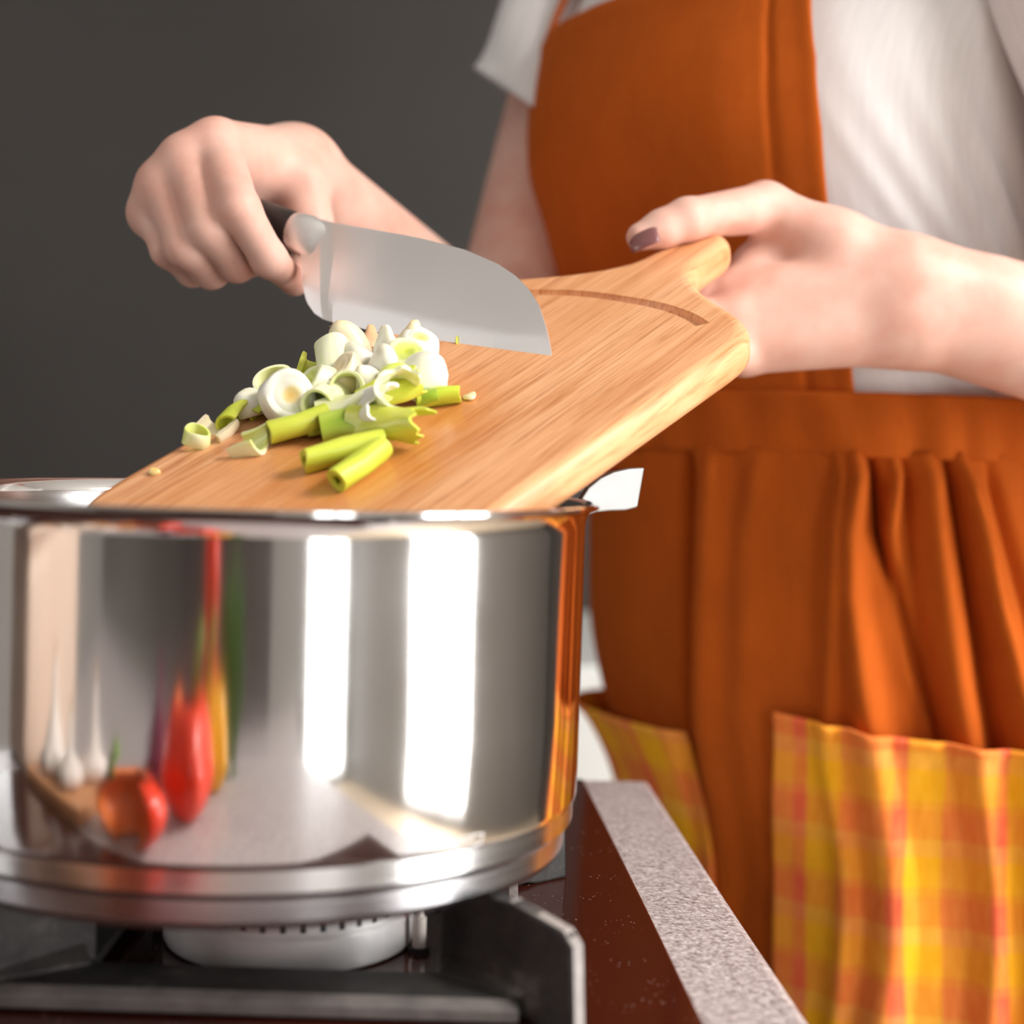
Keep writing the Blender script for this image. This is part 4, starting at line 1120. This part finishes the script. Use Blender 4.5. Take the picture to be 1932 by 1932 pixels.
ON = [
 # kind, px, py, height, axis, radius, length, material, label
 ('cone', 732, 652, .017, (.1, .1, 1), .0085, .018, 'on_white', 'pointed white onion bulb piece just left of the topmost cream pieces, under the blade'),
 ('cone', 779, 634, .017, (.2, -.1, 1), .0088, .014, 'on_cream', 'cream onion piece highest on the right of the pile, against the blade'),
 ('slice', 790, 657, .014, (.1, -.3, .9), .0098, .011, 'on_white', 'rounded white onion slice right under the cream piece by the blade'),
 ('dome', 655, 640, .017, (.1, .25, 1), .0088, .018, 'on_cream', 'cream root end of an onion bulb with dry rootlets, top left of pile'),
 ('cone', 698, 638, .008, (.5, .3, .6), .0072, .014, 'on_tan', 'tan skinned onion piece behind the pile, between root end and white point'),
 ('dome', 674, 675, .014, (-.2, .1, 1), .0092, .014, 'on_white', 'chunky white onion piece right below the rooted bulb end'),
 ('dome', 728, 682, .016, (0, -.2, 1), .0088, .014, 'on_white', 'domed white onion piece below the pointed white one'),
 ('slice', 768, 680, .014, (-.2, -.3, .9), .0090, .012, 'on_pale', 'white and green onion slice in the right middle of the pile'),
 ('dome', 802, 702, .012, (.1, -.5, .8), .0108, .019, 'on_white', 'largest round white onion piece at the right edge of the pile'),
 ('tube', 632, 681, .012, (.6, .5, .6), .0088, .017, 'on_pale', 'white and green onion ring on the left slope, half hiding a green inside'),
 ('half', 598, 693, .006, (.7, .4, .3), .0080, .014, 'on_green', 'green half ring poking from under the left slope of the pile'),
 ('slice', 652, 712, .012, (-.3, .3, .8), .0088, .012, 'on_cream', 'pale cream onion slice in the middle of the pile'),
 ('cone', 690, 716, .013, (-.5, -.1, .7), .0098, .018, 'on_white', 'white onion wedge at the centre of the pile'),
 ('tube', 655, 736, .011, (-.6, -.5, .45), .0078, .013, 'on_pale', 'pale onion ring whose green hollow faces the camera, centre of pile'),
 ('dome', 745, 709, .014, (.2, -.1, .9), .0080, .012, 'on_pale', 'small pale onion piece between white wedge and round white one'),
 ('slice', 604, 733, .009, (-.5, .4, .6), .0102, .013, 'on_pale', 'flat pale onion slice left of the centre, behind the tilted oval'),
 ('tube', 520, 726, .009, (-.35, -.25, .8), .0088, .009, 'on_pale', 'upright onion ring with a green inside at the left of the pile'),
 ('dome', 470, 757, .0068, (-.1, .3, .9), .0080, .012, 'on_white', 'small white onion piece at the left end of the pile by the board edge'),
 ('slice', 545, 754, .0100, (-.35, -.55, .45), .0118, .018, 'on_white', 'big tilted oval onion slice with a yellow heart, left of centre'),
 ('tube', 618, 760, .0082, (-.7, -.3, .15), .0080, .021, 'on_pale', 'lying white onion tube with a green open end, front of the pile'),
 ('half', 495, 778, .0026, (.7, .1, .2), .0058, .010, 'on_green', 'green onion scrap under the small white piece at left'),
 ('half', 446, 789, .0034, (.8, .2, .1), .0072, .014, 'on_green', 'yellow green half ring on the board edge left of the pile'),
 ('half', 402, 808, .0034, (.9, .1, .2), .0080, .013, 'on_cream', 'translucent cream onion half ring at the far left'),
 ('tube', 371, 825, .0034, (.25, -.2, .95), .0064, .0065, 'on_pale', 'pale ring at the far left tip of the scattered pieces'),
 ('half', 466, 829, .0052, (.3, -.8, .35), .0082, .012, 'on_pale', 'white half ring with a green rim lying alone at left front'),
 ('tube', 566, 801, .0064, (.75, -.5, .05), .0066, .026, 'on_green', 'green onion tube lying in front of the tilted oval slice'),
 ('half', 606, 790, .0060, (.7, -.5, .1), .0070, .016, 'on_deep', 'dark green leaf half next to the front green tube'),
 ('leaf', 664, 774, .0078, (.6, -.7, .1), .0068, .030, 'on_pale', 'pale striped onion sheath lying across the front of the pile'),
 ('leaf', 655, 804, .0052, (.5, -.7, .0), .0066, .020, 'on_deep', 'green leaf fold beneath the pale striped sheath'),
 ('leaf', 711, 775, .0090, (-.2, -.8, .4), .0092, .022, 'on_white', 'white frayed onion sheath at the front right of the pile'),
 ('leaf', 768, 758, .0105, (-.4, -.6, .55), .0125, .024, 'on_pale', 'big pale green curled leaf on the right front of the pile'),
 ('leaf', 735, 803, .0066, (.1, -.9, .1), .0084, .036, 'on_green', 'bright green frilled leaf along the front edge of the pile'),
 ('leaf', 733, 738, .0120, (.7, -.6, .2), .0056, .026, 'on_green', 'light green stalk lying across the pile above the curled leaf'),
 ('half', 806, 750, .0050, (.5, -.7, .2), .0046, .010, 'on_deep', 'dark green shred between curled leaf and right green stick'),
 ('tube', 826, 748, .0045, (.7, -.75, 0), .0046, .018, 'on_green', 'short green onion stick at the right end of the pile'),
 ('tube', 649, 850, .0056, (.9, -.55, .0), .0058, .033, 'on_green', 'left one of two green sticks lying in front of the pile'),
 ('tube', 680, 875, .0054, (.98, .02, .0), .0056, .030, 'on_green', 'right one of two green sticks, nearest the pot'),
 ('crumb', 707, 827, .0024, (.1, 0, 1), .0032, .004, 'on_white', 'white onion crumb between the frilled leaf and the green sticks'),
 ('crumb', 885, 746, .0014, (.1, 0, 1), .0036, .0028, 'on_cream', 'white onion crumb alone on the wood at right of the pile'),
 ('crumb', 293, 888, .0014, (.1, 0, 1), .0026, .0026, 'on_white', 'tiny white onion crumb near the lower left board edge'),
]
for k_ in ON:
    ex = {'open': .55} if k_[0] == 'leaf' else ({'wall': .82} if k_[7] == 'on_pale' else {'wall': .42, 'flat': .78})
    if k_[0] in ('slice', 'dome', 'cone'): ex = None
    o = add_onion(*k_, extra=ex, rot=(k_[1] % 7))
    if k_[0] == 'dome' and k_[7] == 'on_cream':
        for q in range(9):
            b = np.array(BP(641 + 3.0 * (q % 4), 622 + 2.2 * (q // 4), .022)); e_ = np.array(BP(626 + 5.5 * (q % 5) - q, 606 + 5 * (q % 3), .024))
            mid = (b + e_) / 2 + BLz * .0016 * (q % 3 - 1)
            rt = tube('rootlet', [b, mid, e_], [.0005, .0004, .0002], M['root'], o, 5)
# a green sliver and dark specks clinging to the blade
def on_blade(px, py): 
    u, v = KP(px, py); return KT + Ku * u + Kv * v + Kn * .0012
sl = tube('onion_sliver', [on_blade(864, 636), on_blade(863, 646), on_blade(865, 656)], [.0004, .0006, .0004], M['on_green'], None, 6)
tag(sl, 'thin green onion sliver stuck to the blade above the cutting edge', 'spring onion', 'chopped spring onion pieces on the board')

# ------------------------------------------------------------------ vegetables on the worktop left of the camera, mirrored in the pot wall
M['pepper_red'] = simple('red_pepper_skin', (.80, .045, .012), .18, 0, .12, 30)
M['pepper_flesh'] = simple('pepper_flesh', (.90, .22, .05), .4, 0, .15, 60)
M['pepper_yellow'] = simple('yellow_pepper_skin', (.88, .42, .01), .2, 0, .1, 30)
M['stem'] = simple('green_stem', (.16, .26, .04), .5, 0, .2, 80)
M['herb'] = simple('dill_green', (.07, .17, .02), .6, 0, .3, 120)
M['beige'] = simple('beige_painted_wood', (.66, .50, .40), .5, 0, .06, 12)
M['garlic'] = simple('garlic_skin', (.80, .72, .66), .5, 0, .08, 60, .2)
M['aubergine'] = simple('purple_onion_skin', (.16, .02, .05), .25, 0, .15, 40)
WZ = .8995
def pepper(name, x, y, rz, R0, Hh, span, mat, label, tilt=0.0):
    e = tag(empty(name, (x, y, WZ), rz), label, 'pepper', 'peppers on the worktop beside the camera')
    nu, nv_ = 48, 20; vs = []
    for i in range(nu):
        th = span * (i / (nu - 1) - .5)
        for j in range(nv_):
            t = j / (nv_ - 1); rad = R0 * (math.sin(math.pi * min(.06 + .90 * t, 1)) ** .42) * (1 + .10 * math.cos(4 * th)) * (1 - .18 * t)
            v = Matrix.Rotation(tilt, 3, 'X') @ Vector((rad * math.cos(th), rad * math.sin(th), (1 - t) * Hh - Hh / 2))
            vs.append((x + v.x * math.cos(rz) - v.y * math.sin(rz), y + v.x * math.sin(rz) + v.y * math.cos(rz), WZ + v.z))
    zmin = min(v[2] for v in vs); vs = [(a, b, c + WZ - zmin + .0003) for a, b, c in vs]
    o = obj_from('skin', vs, [f[::-1] for f in grid_faces(nu, nv_)], mat, e); m = o.modifiers.new('wall', 'SOLIDIFY'); m.thickness = .006; m.offset = -1
    o.data.materials.append(M['pepper_flesh']); m.material_offset = 1; m.material_offset_rim = 1
    top = max(vs, key=lambda v: v[2])
    tube('stem', [(top[0], top[1], top[2] - .004), (top[0] + .004, top[1], top[2] + .010), (top[0] + .012, top[1], top[2] + .018)], [.006, .0045, .005], M['stem'], e, 8)
pepper('bell_pepper', -.200, .372, 4.9, .050, .056, 4.0, M['pepper_red'], 'cut red bell pepper standing on the worktop, reflected in the pot')
pepper('bell_pepper', -.140, .298, 1.2, .040, .080, 5.0, M['pepper_red'], 'taller cut red bell pepper left of the camera, behind the first')
pepper('bell_pepper', -.105, .208, .4, .028, .066, 6.2832, M['pepper_yellow'], 'whole yellow bell pepper left of the camera')
ch = tag(empty('chilli_pepper', (-.128, .10, WZ)), 'long red pepper leaning beside the yellow one, left of the camera', 'pepper', 'peppers on the worktop beside the camera')
tube('skin', [(-.128, .10, WZ + .004), (-.126, .102, WZ + .03), (-.122, .106, WZ + .07), (-.124, .11, WZ + .10), (-.126, .11, WZ + .108)], [.004, .012, .019, .016, .006], M['pepper_red'], ch, 16)
tube('stem', [(-.126, .11, WZ + .106), (-.124, .11, WZ + .116), (-.120, .111, WZ + .126)], [.005, .003, .0035], M['stem'], ch, 8)
hb = bmesh.new(); rh = random.Random(3)
def sprig(p, d, L, r, dep):
    q = p + d * L; t = Vector((0, 0, 1)).cross(d); t = t.normalized() if t.length > .01 else Vector((1, 0, 0)); b = d.cross(t)
    ring0 = [hb.verts.new(p + (t * math.cos(a) + b * math.sin(a)) * r) for a in (0, 2.1, 4.2)]; ring1 = [hb.verts.new(q + (t * math.cos(a) + b * math.sin(a)) * r * .6) for a in (0, 2.1, 4.2)]
    for k in range(3): hb.faces.new((ring0[k], ring0[(k + 1) % 3], ring1[(k + 1) % 3], ring1[k]))
    if dep:
        for _ in range(5):
            nd = (d + Vector((rh.uniform(-1, 1), rh.uniform(-1, 1), rh.uniform(-.3, .8))) * .75).normalized(); sprig(p + d * L * rh.uniform(.35, 1), nd, L * .55, r * .6, dep - 1)
for k in range(16):
    sprig(Vector((-.066 + rh.uniform(-.014, .014), .135 + rh.uniform(-.02, .02), WZ)), Vector((rh.uniform(-.25, .25), rh.uniform(-.25, .25), 1)).normalized(), .05, .0011, 3)
tag(obj_bm('dill_bunch', hb, M['herb'], None), 'bunch of dark green dill on the worktop, left of the camera', 'herbs')
gb = box_obj('serving_board', -.455, -.275, .250, .385, WZ, WZ + .018, M['board'], None, None, .004); tag(gb, 'small plain wooden board under the garlic bulbs left of the pot', 'cutting board')
for k, (gx, gy, gr, lb) in enumerate( ((-.315, .300, .027, 'nearest white garlic bulb on the small wooden board'), (-.390, .345, .030, 'larger white garlic bulb at the middle of the small wooden board'), (-.330, .350, .025, 'smallest white garlic bulb, close to the pot on the small board'))):
    g = tag(empty('garlic_bulb', (gx, gy, WZ + .018)), lb, 'garlic', 'garlic bulbs on the small wooden board')
    nu, pr_ = 60, [(0, 0), (.45, .0), (.82, .16), (1.0, .48), (.92, .85), (.62, 1.2), (.30, 1.5), (.16, 1.85), (.15, 2.3), (0, 2.34)]
    vs = []
    for i in range(nu):
        th = 2 * math.pi * i / nu
        for q, z in pr_:
            w_ = q * gr * (1 + .06 * abs(math.sin(4 * th)) * (z < 1.3)); vs.append((gx + w_ * math.cos(th), gy + w_ * math.sin(th), WZ + .018 + z * gr * .85))
    obj_from('cloves', vs, grid_faces(nu, len(pr_), True), M['garlic'], g)
    tube('root_stub', [(gx, gy, WZ + .018 + 2.30 * gr * .85), (gx, gy, WZ + .018 + 2.6 * gr * .85)], [gr * .10, gr * .06], M['root'], g, 8)
bb = tag(empty('standin_bin', (-.55, .285, WZ)), 'added pale beige bread bin far left of the pot, standing in for a mirrored beige board', 'bread bin')  # bin added for the beige patch in the pot's reflection
box_obj('body', -.625, -.480, .195, .375, WZ, WZ + .105, M['beige'], bb, None, .012)
bl_ = box_obj('lid', -.627, -.478, .193, .377, WZ + .106, WZ + .130, M['beige'], bb, None, .011)
lathe('knob', [(0, 0), (.008, 0), (.007, .006), (.011, .012), (.008, .018), (0, .019)], M['beige'], bl_, 20, (-.552, .285, WZ + .1295))
rb = tag(empty('red_onion', (-.215, .215, WZ)), 'whole red onion on the worktop left of the camera', 'onion')
lathe('bulb', [(0, 0), (.012, .002), (.027, .014), (.031, .028), (.025, .043), (.012, .053), (.005, .060), (.003, .072), (0, .073)], M['aubergine'], rb, 40, (-.215, .215, WZ))
